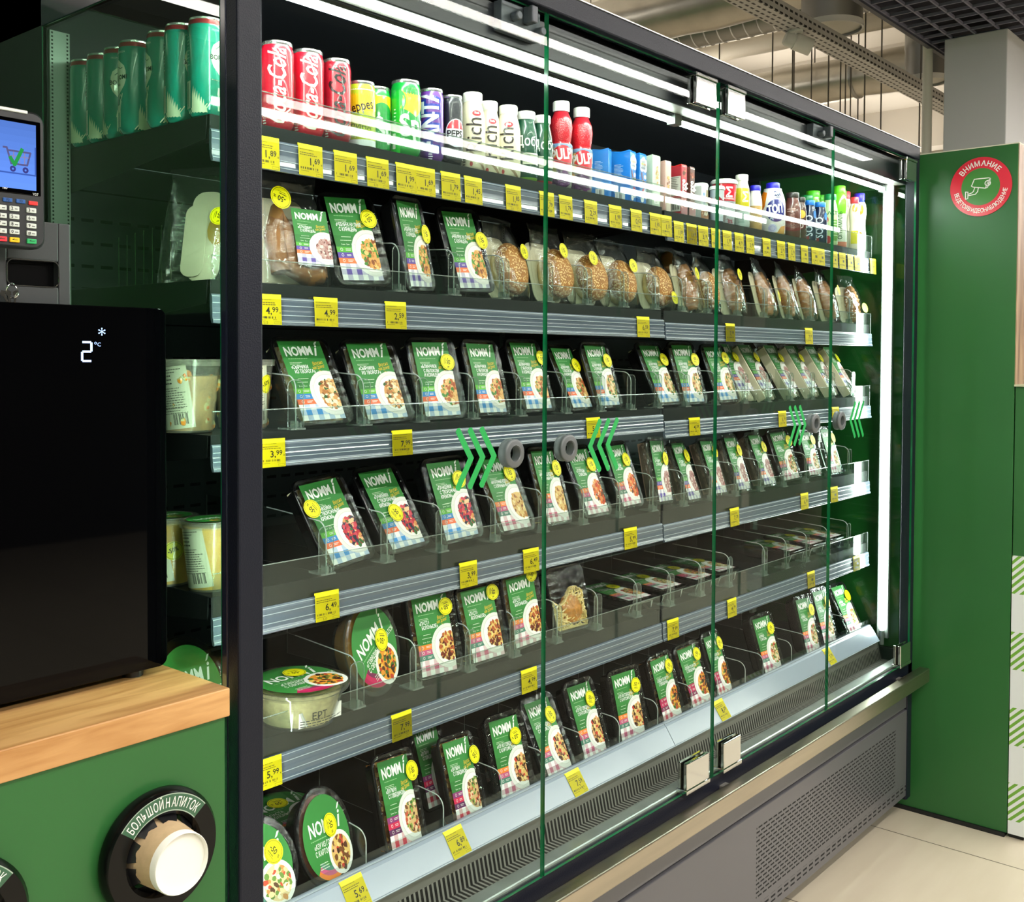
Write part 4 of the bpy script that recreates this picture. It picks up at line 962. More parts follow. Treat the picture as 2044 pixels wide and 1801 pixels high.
def label_art(kind, variant=0):
    lines, bands, gc, pal, _ = DISH[kind]
    A = Art((0, 0, 1, 1.62)); H = 1.62; sd = sum(map(ord, kind))
    A.rect(0, .64, 1, H, GB, 0); A.rect(0, .64, 1, .86, GT, .1)
    A.text('NOMM', .09, 1.31, .262, 'fbfcf8', 2, .034, 0, 2, sx=.80)
    A.text('i', .765, 1.315, .33, 'fbfcf8', 2, .026, .35, 0, sx=.95); A.poly([(.83, 1.535), (.87, 1.545), (.925, 1.61), (.88, 1.605), (.84, 1.575)], 'fbfcf8', 2.2)
    A.bars(.12, 1.245, .56, 1, 1, .014, '8fbf86', 1, sd)
    A.bars(.12, 1.165, .30, 2, .028, .010, 'cfe4c6', 1, sd+1)
    for i, ln in enumerate(lines): A.text(ln, .12 if i == 0 else .17, 1.045-i*.095, .104, 'ffffff', 2, .016, sx=.68, wmax=.62)
    A.bars(.18, 1.02-len(lines)*.095, .26, 1, 1, .012, 'cfe4c6', 1, sd+2)
    A.text('Вкусно', .64, 1.10, .105, 'e6c43c', 2, .008, .3, 8, sx=.70); A.text('как дома!', .61, 1.015, .10, 'e6c43c', 2, .008, .3, 8, sx=.64); A.line((.74, 1.0), (.80, .975), .008, 'e6c43c', 2)
    A.bars(.14, .73 if len(lines) > 2 else .76, .30, 1, 1, .012, 'c8e0c0', 1, sd+3)
    for k in range(3): A.text('I', .15+k*.12, .672, .05, 'e2efdc', 2, .02); A.bars(.17+k*.12, .68, .07, 1, 1, .012, 'c8e0c0', 1, k)
    for i, c in enumerate(bands):
        v1 = .64-i*.107; A.rect(0, v1-.107, 1, v1, c, .3); A.ring(.12, v1-.052, .022, .030, 'f2ece6', 1, 12); A.bars(.22, v1-.045, .14, 2, .025, .011, 'f2ece6', 1, i)
    A.gingham(0, 0, 1, .32, gc, 8, .5)
    # plate and dish
    cx, cy_, r = .84, .53, .47
    A.ell(cx, cy_, r, r*.98, 'e6e4e0', 1.4, 44); A.ell(cx, cy_, r*.82, r*.80, 'f7f5f1', 1.6, 40); A.ring(cx, cy_, r*.80, r*.825, 'd2cec8', 1.7, 30)
    A.ell(cx+.02, cy_-.02, r*.60, r*.62, pal[0], 1.8, 24)
    A.blobs(cx+.02, cy_-.02, r*.60, r*.62, pal, 110, .058, 2.0, sd)
    return A
def label_mesh(kind):
    if kind not in LBL:
        A = label_art(kind); s = TW*.70
        # the sleeve bends very slightly over the tray
        LBL[kind] = A.geom(lambda u, v, L: ((u-.5)*s, -.0042-EPS*L-.0010*math.sin(max(0, min(1, v/1.62))*math.pi), v*s)).mesh('label', PRINT)
    return LBL[kind]
STK = {}
def sticker_mesh(k=0):
    if k not in STK:
        A = Art(); A.ell(0, 0, 1, 1, 'f4ea00', 0, 32); A.ring(0, 0, .86, .90, '3c3a00', 1, 32)
        A.text('-50', -.10, -.12, .70, '161600', 1, .02, al='C', sx=.85); A.text('%', .60, -.05, .38, '161600', 1, .02, al='C')
        A.bars(-.48, -.38, .95, 1, 1, .09, '2c2a00', 1, 3); A.rect(-.4, -.52, .4, -.48, '2c2a00', 1)
        STK[k] = A.geom(lambda u, v, L: (u, -EPS*60*(L+1)*.02-.02, v)).mesh('discount_sticker', PRINT)
    return STK[k]
def frame_rot(yaw, lean, roll):
    c, s = math.cos(R_(yaw)), math.sin(R_(yaw)); r = Vector((c, s, 0)); n = Vector((-s, c, 0)); l = R_(lean); u = Vector((0, 0, 1))*math.cos(l)+n*math.sin(l)
    q = R_(roll); X = r*math.cos(q)+u*math.sin(q); Z = u*math.cos(q)-r*math.sin(q); Y = Z.cross(X)
    return Matrix((X, Y, Z)).transposed().to_euler()
def sticker(root, u, v, rot, y=-.0078, r=.0165):
    o = put('discount_sticker', sticker_mesh(), root); o.scale = (r, .05, r); o.location = (u, y, v); o.rotation_euler = (0, R_(rot), 0); o['label'] = 'round yellow minus fifty percent sticker'
    return o
SEEN = {}
def dish_tray(key, kind, desc, place, box='black', stick=(.32, .66, 0), film=True, food=None, group=None, label=True):
    x, y, z, yaw, lean, roll, W, H = place
    t = thing('ready_meal_tray', desc, 'ready meal', (x, y, z), frame_rot(yaw, lean, roll), group, (W/TW, 1, H/TH))
    put('tub', TUBM if box == 'black' else TUBCM, t)
    n = len(bpy.data.objects)
    if food:
        if ('f', tuple(food)) not in LBL: LBL[('f', tuple(food))] = food_mesh(food, n)
        put('food', LBL[('f', tuple(food))], t)
    if label:
        o = put('label', label_mesh(kind), t); o.location = (-.005, 0, TH*.045); o.scale = (1.03, 1, 1.12)
    if film:
        put('film', FILMS[n % 5], t)
    if stick: sticker(t, stick[0]*TW, stick[1]*TH, stick[2])
    return t
NOOD = ['e3c47c', 'd8ad5c', 'c98f42', 'f0dca0']; MEAT = ['6a4426', '4a2c18', '8a5c30', 'b98a4a']; PALE = ['e6d6b0', 'd8c08c', 'c9a86a']; SAUC = ['8a5a24', 'b07a30', '6a3c1c', 'c99a48']
TR = [  # key, dish, package, place, sticker, food
 ('2a', 'cheburek', (.352,.142,1.545,-10.3,20.4,2.7,.1084,.1693), (.28,.70,150), None), ('2b', 'cheburek', (.481,.142,1.5419,11.9,10.4,2.5,.0948,.1694), (.34,.60,80), None), ('2c', 'cheburek', (.623,.142,1.5473,-.4,16.5,3.,.1133,.1667), (.36,.60,78), None),
 ('3a', 'curd pancakes', (.270,.142,1.319,1.2,26.9,1.1,.1223,.1583), None, PALE), ('3b', 'curd pancakes', (.407,.142,1.3158,-1.7,23.2,1.7,.1236,.1557), None, PALE), ('3c', 'apple crepes', (.540,.142,1.3155,-3.5,16.1,.6,.1175,.1544), (.22,.68,100), PALE),
 ('3d', 'apple crepes', (.674,.142,1.3169,4.4,16,-.7,.1135,.151), None, PALE), ('3e', 'apple crepes', (.813,.142,1.3191,2.2,19.6,-.5,.1138,.1558), (.36,.72,190), PALE), ('3f', 'apple crepes', (.957,.142,1.3171,6.5,24.8,-.3,.1087,.1534), (.24,.66,65), PALE),
 ('3g', 'chicken crepes', (1.054,.142,1.3186,4.6,17.9,.2,.1162,.1524), (.24,.70,70), PALE), ('3h', 'chicken crepes', (1.297,.142,1.3185,2.4,24.1,.2,.1199,.1615), (.30,.70,20), PALE), ('3i', 'chicken crepes', (1.41,.142,1.3157,-1.8,17,.1,.1183,.1607), (.30,.70,10), PALE), ('3j', 'chicken crepes', (1.578,.142,1.3167,-1.1,20.5,1.1,.1189,.1591), (.30,.74,5), PALE),
 ('4a', 'berry pancakes', (.326,.142,1.0872,6.4,28.7,4.3,.1248,.1602), (-.38,.66,245), PALE), ('4b', 'berry pancakes', (.456,.142,1.0926,5.9,30.7,2.1,.1212,.1655), (-.05,.42,60), None), ('4c', 'berry pancakes', (.591,.142,1.0906,2.4,19.4,1.2,.1251,.1623), (.18,.70,120), None),
 ('4d', 'macaroni', (.749,.142,1.0868,1.4,25.7,-.1,.117,.1668), (.20,.72,85), NOOD), ('4e', 'macaroni', (.877,.142,1.0866,3.5,19.2,-2.2,.1041,.1678), (.26,.70,80), NOOD), ('4f', 'stuffed rolls', (1.017,.142,1.0887,2.6,24.2,-.5,.1095,.1638), (.22,.70,70), None), ('4g', 'stuffed rolls', (1.144,.142,1.0942,3.4,20.2,.4,.1083,.1557), (.18,.70,70), None),
 ('4p1', 'sandwich', (1.28,.142,1.0893,9.8,12.1,-2.8,.105,.1593), (.22,.66,60), 'C'), ('4p2', 'sandwich', (1.413,.142,1.0803,10.3,20.8,-2.5,.1064,.16), (.20,.72,60), 'C'), ('4p3', 'sandwich', (1.54,.142,1.0839,7.5,19.8,-2.7,.1035,.1529), (.24,.74,60), 'C'), ('4p4', 'sandwich', (1.662,.142,1.0819,6.9,19.2,-2.5,.1062,.1571), (.24,.70,30), 'C'), ('4p5', 'sandwich', (1.807,.142,1.0832,5.1,21,-1,.1092,.1562), (.24,.70,60), 'C'),
 ('4m', 'chicken plate', (1.941,.142,1.0856,-1.6,19.7,1.4,.1235,.1547), (.30,.74,30), None), ('4n', 'chicken plate', (2.09,.142,1.0865,2.7,16.8,-2.1,.1129,.142), (.26,.76,20), None), ('4o', 'chicken plate', (2.239,.142,1.0811,4.4,17.1,-1.7,.1129,.151), (.28,.74,30), 'C'),
 ('5a', 'bolognese', (.532,.142,.8533,-8.2,13.6,.8,.1088,.1555), (.24,.78,170), SAUC), ('5b', 'bolognese', (.666,.142,.8517,-3.9,15.4,1.3,.1144,.1501), (.28,.84,100), NOOD), ('5c', 'bolognese', (.785,.142,.8563,1.2,11.3,1.3,.1183,.1504), (.24,.92,115), NOOD),
 ('6a', 'lagman', (.453,.142,.5599,-1.7,18.1,-1.3,.0961,.1744), (.34,.76,82), SAUC), ('6b', 'lagman', (.608,.215,.5703,1.9,19,-1.4,.0877,.1659), None, None), ('6c', 'lagman', (.616,.142,.5548,-1.7,19.3,-1.8,.0926,.1676), (.36,.72,230), SAUC), ('6d', 'beef stew', (.748,.142,.5633,-2.3,17.3,-1.8,.1099,.1663), (.16,.70,170), None),
 ('6e', 'beef stew', (.892,.142,.5623,.3,27,-.5,.1083,.1738), (.18,.72,60), None), ('6f', 'beef stew', (1.013,.142,.5671,-1,20.5,-.7,.1067,.1707), (.18,.72,10), None), ('6g', 'beef stew', (1.157,.142,.5665,-3.2,13.7,-.5,.1167,.1638), (.24,.72,0), None), ('6h', 'roast', (1.325,.142,.5633,2.7,16.4,.2,.1173,.1659), (.20,.78,30), MEAT),
 ('6i', 'roast', (1.459,.142,.5685,.1,19.8,.7,.1177,.16), (.24,.78,30), MEAT), ('6j', 'roast', (1.575,.142,.5666,3.4,18.9,-1.3,.1032,.1677), (.26,.78,15), None), ('6k', 'chicken plate', (1.842,.142,.5671,-3.6,17.5,-.1,.1184,.1642), (.22,.72,30), None),
 ('6l', 'chicken plate', (2.092,.142,.5677,-2.3,15.6,-2.2,.1101,.1723), (.26,.72,60), None), ('6m', 'chicken plate', (2.209,.142,.5737,-1,17,-2.6,.1079,.1705), (.26,.72,60), None), ('6n', 'chicken plate', (2.408,.142,.5619,-1.7,26.6,-1.2,.1149,.1706), (.26,.72,50), None)]
PHR = {'cheburek': 'fried pasty meal tray', 'curd pancakes': 'curd pancake meal tray', 'apple crepes': 'apple crepe meal tray', 'chicken crepes': 'chicken crepe meal tray', 'berry pancakes': 'berry pancake meal tray', 'macaroni': 'macaroni meal tray', 'stuffed rolls': 'stuffed roll meal tray', 'sandwich': 'narrow clear sandwich pack', 'bolognese': 'bolognese meal tray', 'lagman': 'beef noodle meal tray', 'beef stew': 'beef stew meal tray', 'roast': 'crimson-banded beef meal tray', 'chicken plate': 'pale chicken meal tray'}
cnt = {}; tot = {}
for key, kind, *_ in TR: tot[(kind, key[0])] = tot.get((kind, key[0]), 0)+1
for key, kind, place, stick, food in TR:
    s = int(key[0]); k = (kind, key[0]); i = cnt.get(k, 0); cnt[k] = i+1
    if key == '6b': desc = 'beef noodle tray behind the others, tucked at the back of the bottom deck'
    else: desc = '%s, %s of %d from the dark post, %s' % (PHR[kind], ORD[i], tot[k], SNAME[s])
    dish_tray(key, kind, desc, place, 'clear' if food == 'C' else 'black', stick, True, food if isinstance(food, list) else (['a9877a', 'c9aa98', '8a6a60'] if food == 'C' and kind == 'sandwich' else None), 'ready meal trays on the '+SNAME[s])
# unlabelled pasta tray
pl = (.932,.142,.8586,-3.9,15.1,-.1,.1161,.1382)
t = thing('pasta_tray', 'black tray of spaghetti with brown sauce and no label, fifth shelf down', 'ready meal', pl[:3], frame_rot(*pl[3:6]), 'ready meal trays on the fifth shelf down', (pl[6]/TW, 1, pl[7]/TH))
put('tub', TUBM, t)
g = G(); rg = random.Random(5)
for i in range(150):
    x0, z0 = rg.uniform(-.046, .046), rg.uniform(.012, .09); a = rg.uniform(0, 6.28); pts = []
    for j in range(9):
        a += rg.uniform(-.7, .7); x0 = max(-.047, min(.047, x0+.011*math.cos(a))); z0 = max(.01, min(.112, z0+.011*math.sin(a))); z0 = min(z0, .088+.02*math.sin(x0*60)); pts.append((x0, .002+rg.uniform(0, .012), z0))
    g.tube(pts, .0017, 5)
g.obj('spaghetti', pm('spaghetti', 'e8cf86', .4, var=.12, vscale=60), t)
g = G().lathe([(0, -.001), (.018, .0), (.030, .006), (.034, .016)], 20, (.012, 0, .052), 'y'); g.V = [(x+.003*math.sin(z*900), y-.002*math.sin(x*700), z*1.15-.006) for x, y, z in g.V]; g.obj('sauce', pm('sauce_brown', 'b97a2c', .4, bump=.8, bscale=160, var=.35, vscale=90), t)
put('film', FILMS[2], t)
# trays lying flat on the fifth shelf
FL = [(1249, 1188, .878, 'beef stew', -4), (1326, 1168, .882, 'chicken plate', 0), (1382, 1148, .882, 'roast', 3), (1437, 1134, .884, 'chicken plate', 0), (1597, 1097, .882, 'chicken plate', 0), (1632, 1083, .884, 'bolognese', 0), (1680, 1072, .886, 'chicken plate', 0)]
for i, (u, v, z, kind, yaw) in enumerate(FL):
    p = at(2, z, u, v); xx_ = p[0]
    t = dish_tray('f', kind, 'meal tray lying flat, %s of seven from the dark post, fifth shelf down' % ORD[i], (xx_, .155, z-.004, yaw, 87, 0, .118, .165), 'black', (.1, .62, 20), True, None, 'flat meal trays on the fifth shelf down')
    A = Art(); A.rect(-.042, .003, .042, .028, 'd6d6d0', 0); A.bars(-.04, .024, .075, 5, .004, .0014, '55554f', 1, i)
    o = A.geom(lambda u_, v_, L: (u_, v_+.004, -.0008+.010-EPS*L-(v_)*-.0+0.0)); o.V = [(a, b, .0075+.25*b-.0025-(.0003 if True else 0)) for a, b, c in o.V]
    o.obj('back_label', PRINT, t)
    if z > .8 and i < 4:
        pass
# round bowls
def bowl(desc, place, rim_mat, body_mat, kind, food, tilt_txt=-28, sx=.062, sz=.086, dep=.05, stick=(.1, .1, 190)):
    x, y, z, yaw, lean, roll = place
    t = thing('soup_bowl', desc, 'ready meal', (x, y, z), frame_rot(yaw, lean, roll), 'round soup bowls', (sx/.08, sx/.08 if dep > 1 else 1, sz/.08))
    prof = [(.052, dep), (.058, dep-.004), (.071, .006), (.079, .004), (.08, .001), (.079, -.002), (.073, -.002), (.070, .002), (.056, dep-.006), (0, dep-.004)]
    G().lathe(prof, 44, (0, 0, .08), 'y').obj('bowl', body_mat, t)
    if food: G().lathe([(0, .008), (.05, .007), (.066, .012), (.056, dep-.008), (0, dep-.008)], 36, (0, 0, .08), 'y').obj('food', food, t)
    G().lathe([(0, -.0032), (.074, -.003), (.078, -.0022)], 44, (0, 0, .08), 'y', cap1=False).obj('lid_film', FILM, t)
    lines, bands, gc, pal, _ = DISH[kind]; A = Art()
    A.ell(0, 0, .066, .066, GB, 0, 44); 
    ca = R_(tilt_txt)
    B = Art((-.064, -.064, .064, .064))
    B.text('NOMM', -.046, .008, .030, 'f6f7f2', 3, .022, 0, 0, sx=.82); B.text('i', .036, .008, .038, 'f6f7f2', 3, .016, .3); B.poly([(.041, .034), (.046, .036), (.052, .044), (.047, .043)], 'f6f7f2', 3)
    B.bars(-.046, .001, .06, 1, 1, .0015, '8fbf86', 2, 4)
    for i, ln in enumerate(lines): B.text(ln, -.040, -.012-i*.011, .0115, 'fbfbf4', 3, .01, sx=.7)
    B.bars(-.034, -.036, .03, 3, .004, .0015, 'd0e4c8', 2, 8)
    for L, p, c in B.P: A.P.append((L, [(u*math.cos(-ca)-v_*math.sin(-ca), u*math.sin(-ca)+v_*math.cos(-ca)) for u, v_ in p], c))
    def inc(pts): return all(math.hypot(*q) < .067 for q in pts)
    # lower stripes clipped to the round lid by chords
    for i, c in enumerate(bands):
        for k in range(14):
            a0, a1 = -130+k*6.0, -130+(k+1)*6.0; r1, r0 = .0655-i*.0075, .0655-(i+1)*.0075
            A.ring(0, 0, max(.02, r0), r1, c, 1+i*.1, 1, a0, a1)
    A.ell(.030, -.030, .034, .034, 'eceae6', 3.4, 30); A.ell(.030, -.030, .027, .027, pal[0], 3.6, 24); A.blobs(.030, -.030, .025, .025, pal, 55, .006, 4, 77)
    A.geom(lambda u, v_, L: (u, -.0050-EPS*L, .08+v_)).obj('label', PRINT, t)
    if stick: sticker(t, stick[0]*.16, .08+stick[1]*.16, stick[2], -.0072, .0185)
    return t
CLB = clear('bowl_clear', 'eff1ee', 1.4, .03, 'f0f2ec', .08); BBOWL = pm('bowl_black', '0d0d0e', .25)
NOODM = pm('bowl_noodles', 'e6d49a', .45, bump=1., bscale=120, var=.2, vscale=90); BROTH = pm('bowl_broth', 'c58a26', .35, var=.3, vscale=30)
p = at(1, .150, 757, 1397); bowl('upright clear bowl of noodle soup with tilted green lid, fifth shelf down', (p[0], .150, .850, 3, 14, -3), CLB, CLB, 'roast', BROTH, -32, .064, .083, .055, (.12, .06, 188))
p = at(2, .905, 601, 1367); bowl('clear bowl of noodles lying flat beside the dark post, fifth shelf down', (p[0]+.0, p[1]-.075, .905, 0, 88, 0), CLB, CLB, 'roast', NOODM, 0, .082, .082, .062, (.06, .14, 190))
A = Art(); A.rect(-.04, -.012, .045, .012, 'e9e9e4', 0); A.text('ЕРТ', -.02, .000, .015, '161616', 1, .01); A.bars(-.038, -.002, .08, 3, .004, .0014, '44443f', 1, 3)
tb = bpy.data.objects[[o.name for o in bpy.data.objects if o.name.startswith('soup_bowl')][-1]]
A.geom(lambda u, v_, L: (u, .040-v_, .0175-EPS*L-.32*( .04-(.040-v_))*0-(u*u)*-6.)).obj('back_label', PRINT, tb)
p = at(1, .150, 670, 1775); bowl('upright black round bowl of borscht with green lid, on the bottom deck', (p[0], .150, .556, 4, 18, 0), BBOWL, BBOWL, 'beef stew', SAUC and pm('borscht', '7a3a1c', .4, var=.3, vscale=40), 0, .060, .082, .05, (.08, .1, 85))
p = at(2, .62, 567, 1626); bowl('black round bowl lying flat behind the upright borscht bowl, on the bottom deck', (p[0], p[1]-.08, .62, 0, 86, 0), BBOWL, BBOWL, 'bolognese', None, 0, .080, .080, .055, (.0, .12, 190))
p = at(1, .150, 530, 1801); bowl('black round bowl half hidden by the dark post, lowest on the bottom deck', (.155, .146, .556, -6, 24, 0), BBOWL, BBOWL, 'chicken plate', None, 0, .072, .080, .05, (.2, .1, 60))
p = at(0, .085, 430, 1372); bowl('black round bowl with green lid near the end glass, just above the oak worktop', (p[0]+.005, .22, p[2]-.10, 8, 20, 0), BBOWL, BBOWL, 'macaroni', None, 0, .072, .085, .05, None)
# ------------------------------------------------------------------ bread in clear bags
def bread_mat(name, base, dark, seed, dens=.5, sc_=150):
    mt, nt, b = nodes(name); N = NT(nt); tc = nt.nodes.new('ShaderNodeTexCoord')
    n = nt.nodes.new('ShaderNodeTexNoise'); n.inputs['Scale'].default_value = 28; n.inputs['Detail'].default_value = 4; nt.links.new(tc.outputs['Object'], n.inputs['Vector'])
    c = N.mix(n.outputs['Fac'], lin(dark), lin(base))
    v = nt.nodes.new('ShaderNodeTexVoronoi'); v.inputs['Scale'].default_value = sc_; nt.links.new(tc.outputs['Object'], v.inputs['Vector'])
    s = N.m('LESS_THAN', v.outputs['Distance'], dens)
    if seed: nt.links.new(N.mix(s, c, lin(seed)), b.inputs['Base Color'])
    else: nt.links.new(c, b.inputs['Base Color'])
    bp = nt.nodes.new('ShaderNodeBump'); bp.inputs['Strength'].default_value = .7; bp.inputs['Distance'].default_value = .002
    nt.links.new((s if seed else n.outputs['Fac']), bp.inputs['Height']); nt.links.new(bp.outputs['Normal'], b.inputs['Normal'])
    b.inputs['Roughness'].default_value = .55; return mt
SESAME = bread_mat('sesame_crust', 'c48844', '84511f', 'ecc98a', .36, 210); CRUST = bread_mat('plain_crust', 'cf9458', '9a6230', None); BROWN = bread_mat('pretzel_crust', 'a8702f', '5a3414', None)
CARD = pm('cream_card', 'ebe2c6', .6, var=.04, vscale=20); FILLING = pm('bread_filling', 'd9bf86', .6, var=.3, vscale=50, bump=.6, bscale=90)
def bag_mesh(w_, h_, d, seed, sealed=True):
    rg = random.Random(seed); g = G(); rings = []; n = 28
    rows = [(0, .90, .35), (.02, .97, .8), (.10, 1, 1.0), (.35, 1.0, 1.05), (.60, .97, .9), (.76, .95, .60), (.86, .92, .32), (.92, .93, .12), (.93, .95, .05), (1.0, 1.0, .05)]
    for f, fw, fd in rows:
        ring = []
        for j in range(n):
            a = 2*math.pi*j/n; k = 1+rg.uniform(-.05, .05)
            ring.append((w_/2*fw*math.copysign(abs(math.cos(a))**.7, math.cos(a))*k, d*.5+d/2*fd*math.sin(a)*(1+rg.uniform(-.12, .12)), h_*f+rg.uniform(-.003, .003)))
        rings.append(ring)
    g.loft(rings, True, False); return g.mesh('bag', FILM2)
def ellipsoid(rx, ry, rz, c, mat_i=0, seg=26, rings=14, squash=1.):
    g = G(); prof = [(math.sin(math.pi*i/rings), -math.cos(math.pi*i/rings)) for i in range(rings+1)]
    rr_ = []
    for r, h in prof:
        rr_.append([(c[0]+rx*r*math.cos(2*math.pi*j/seg), c[1]+ry*r*math.sin(2*math.pi*j/seg), c[2]+rz*h) for j in range(seg)])
    return g.loft(rr_, False, False)
def bread_bag(px_, kind, desc, y=.165, yaw=0, lean=14, w_=.125, h_=.165, s=2, stick=None, card=True, pv=600):
    p = at(1, y, px_, pv); z = plate_z(s, p[0])+.007
    t = thing('bread_bag', desc, 'bagged bread', (p[0], y-.02, z), frame_rot(yaw, lean, 0), 'bread bags on the second shelf down')
    if card:
        o = rrect(w_*.86, h_*.80, .02, 4, -w_*.10, h_*.44); g = G(); g.prism(o, .040, .0415, 'y'); g.obj('card', CARD, t)
    if kind == 'bun':
        ellipsoid(w_*.40, .024, h_*.33, (w_*.06, .016, h_*.40)).obj('bread', SESAME, t)
        ellipsoid(w_*.37, .016, h_*.30, (w_*.05, .034, h_*.37)).obj('filling', FILLING, t)
    elif kind == 'roll':
        g = G(); n = 9; rings = []
        for i in range(n*3+1):
            f = i/(n*3); r = math.sin(math.pi*(.06+.88*f))**.5*(1+.10*math.sin(f*n*2*math.pi)); rings.append([(w_*.10+w_*.24*r*math.cos(2*math.pi*j/18), .024+.022*r*math.sin(2*math.pi*j/18), h_*(.06+.76*f)) for j in range(18)])
        g.loft(rings); g.obj('bread', CRUST, t)
    elif kind == 'pretzel':
        g = G(); g.tube([(-.030, .018, .02), (-.034, .018, .08), (-.022, .018, .118), (-.010, .018, .09), (-.012, .020, .03), (.02, .018, .014), (.042, .018, .02)], .016, 12); g.obj('bread', BROWN, t)
        g = G(); g.tube([(.045, .022, .015), (.05, .024, .06), (.04, .022, .10)], .013, 12); g.obj('bread', BROWN, t)
    if kind == 'pretzel':
        o = put('label', label_mesh('sandwich'), t); o.scale = (.84, 1, .72); o.location = (.024, .002, .028)
    put('bag', bag_mesh(w_, h_*1.06, .052, int(px_)), t)
    if stick: sticker(t, stick[0]*w_, stick[1]*h_, stick[2], -.010, .0155 if len(stick) < 4 else stick[3])
    return t
bread_bag(594, 'pretzel', 'bag of brown pretzel bread with green label, next to the dark post', .172, -4, 14, .135, .180, stick=(-.23, .74, 200, .0185))
bread_bag(548, 'none', 'bag with tall cream card standing behind the dark post, beside the near end glass', .19, -62, 10, .12, .185, card=True) if False else None
t = thing('bread_bag', 'tall bag with cream card beside the near end glass', 'bagged bread', (.058, .215, 1.539), frame_rot(-58, 14, 0), 'bread bags on the second shelf down')
g = G(); g.prism(rrect(.052, .145, .02, 5, .012, .080), .028, .030, 'y'); g.obj('card', CARD, t)
g = G(); g.prism(rrect(.036, .115, .015, 5, -.004, .072), .0245, .0255, 'y'); g.obj('card', CARD, t)
ellipsoid(.035, .016, .05, (.03, .042, .09)).obj('bread', pm('pale_bread', 'd9b04a', .6, var=.2, vscale=40), t)
put('bag', bag_mesh(.11, .190, .05, 3), t); sticker(t, .045, .10, 100, -.004, .014)
BB = [(1030, 'bun', .125, .158, 12, (.18, .58, 80)), (1120, 'bun', .12, .158, 6, (.02, .66, 75)), (1186, 'bun', .118, .155, 0, (-.12, .62, 100)), (1246, 'bun', .11, .15, 0, (.2, .60, 60)),
      (1322, 'bun', .118, .145, 6, (.14, .16, 10)), (1388, 'roll', .10, .15, 14, (-.1, .60, 60)), (1424, 'bun', .085, .15, 14, None), (1474, 'roll', .118, .155, 8, (-.04, .66, 12)), (1540, 'roll', .118, .158, 16, (.24, .35, 60)), (1584, 'roll', .11, .156, 18, None),
      (1622, 'roll', .105, .155, 18, None), (1664, 'roll', .11, .158, 10, (.3, .6, 80)), (1708, 'roll', .09, .150, -10, (.2, .3, 80))]
for i, (u, kind, w_, h_, yaw, st) in enumerate(BB):
    bread_bag(u, kind, 'clear bag with %s and cream card, %s of %d from the centre of the cabinet front' % ('sesame bun' if kind == 'bun' else 'long bread roll', ORD[i], len(BB)), .160, yaw, 14, w_, h_, stick=st)
    bpy.data.objects[[o.name for o in bpy.data.objects if o.name.startswith('bread_bag')][-1]]
n_b = 0
for o in bpy.data.objects:
    if o.name.startswith('bread_bag') and 'clear bag with' in o.get('label', ''):
        n_b += 1
        o['label'] = o['label'].split(',')[0]+', %s of thirteen, second shelf' % ORD[n_b-1]
p = at(1, .24, 1350, 600); 
t = thing('bread_bag', 'bag with small round bun peeking up behind the front bread bags', 'bagged bread', (p[0], .225, plate_z(2, p[0])+.001), frame_rot(5, 8, 0), 'bread bags on the second shelf down')
g = G(); g.prism(rrect(.09, .15, .03, 5, -.005, .088), .03, .0315, 'y'); g.obj('card', CARD, t); ellipsoid(.028, .018, .028, (-.01, .015, .135)).obj('bread', CRUST, t); put('bag', bag_mesh(.105, .175, .05, 9), t)

# sandwich wraps on the third shelf
WR = [(1478, 804, 4), (1521, 803, 6), (1571, 799, 8), (1611, 797, 8), (1650, 797, 8), (1684, 797, 10)]
for i, (u, v, yaw) in enumerate(WR):
    p = at(1, .142, u+18, v); z = 1.3135
    t = thing('wrapped_sandwich', 'wrapped sandwich with cream card side, %s of six from the dark post side' % ORD[i], 'ready meal', (p[0]+.01, .142, z+.009), frame_rot(yaw, 31, 0), 'wrapped sandwiches on the third shelf down')
    g = G(); g.prism(rrect(.104, .170, .012, 4, -.004, .086), .012, .0135, 'y'); g.prism([(-.058, .0), (-.052, .0), (-.052, .165), (-.058, .160)], -.002, .022, 'y'); g.obj('card', CARD, t)
    ellipsoid(.046, .012, .066, (.004, .018, .085)).obj('bread', CRUST, t)
    o = put('label', label_mesh('sandwich'), t); o.location = (.002, .004, .03); o.scale = (1.12, 1, 1.06)
    put('bag', bag_mesh(.118, .185, .034, 40+i), t)
    sticker(t, .030, .125, 60+i*9, -.006, .0155)

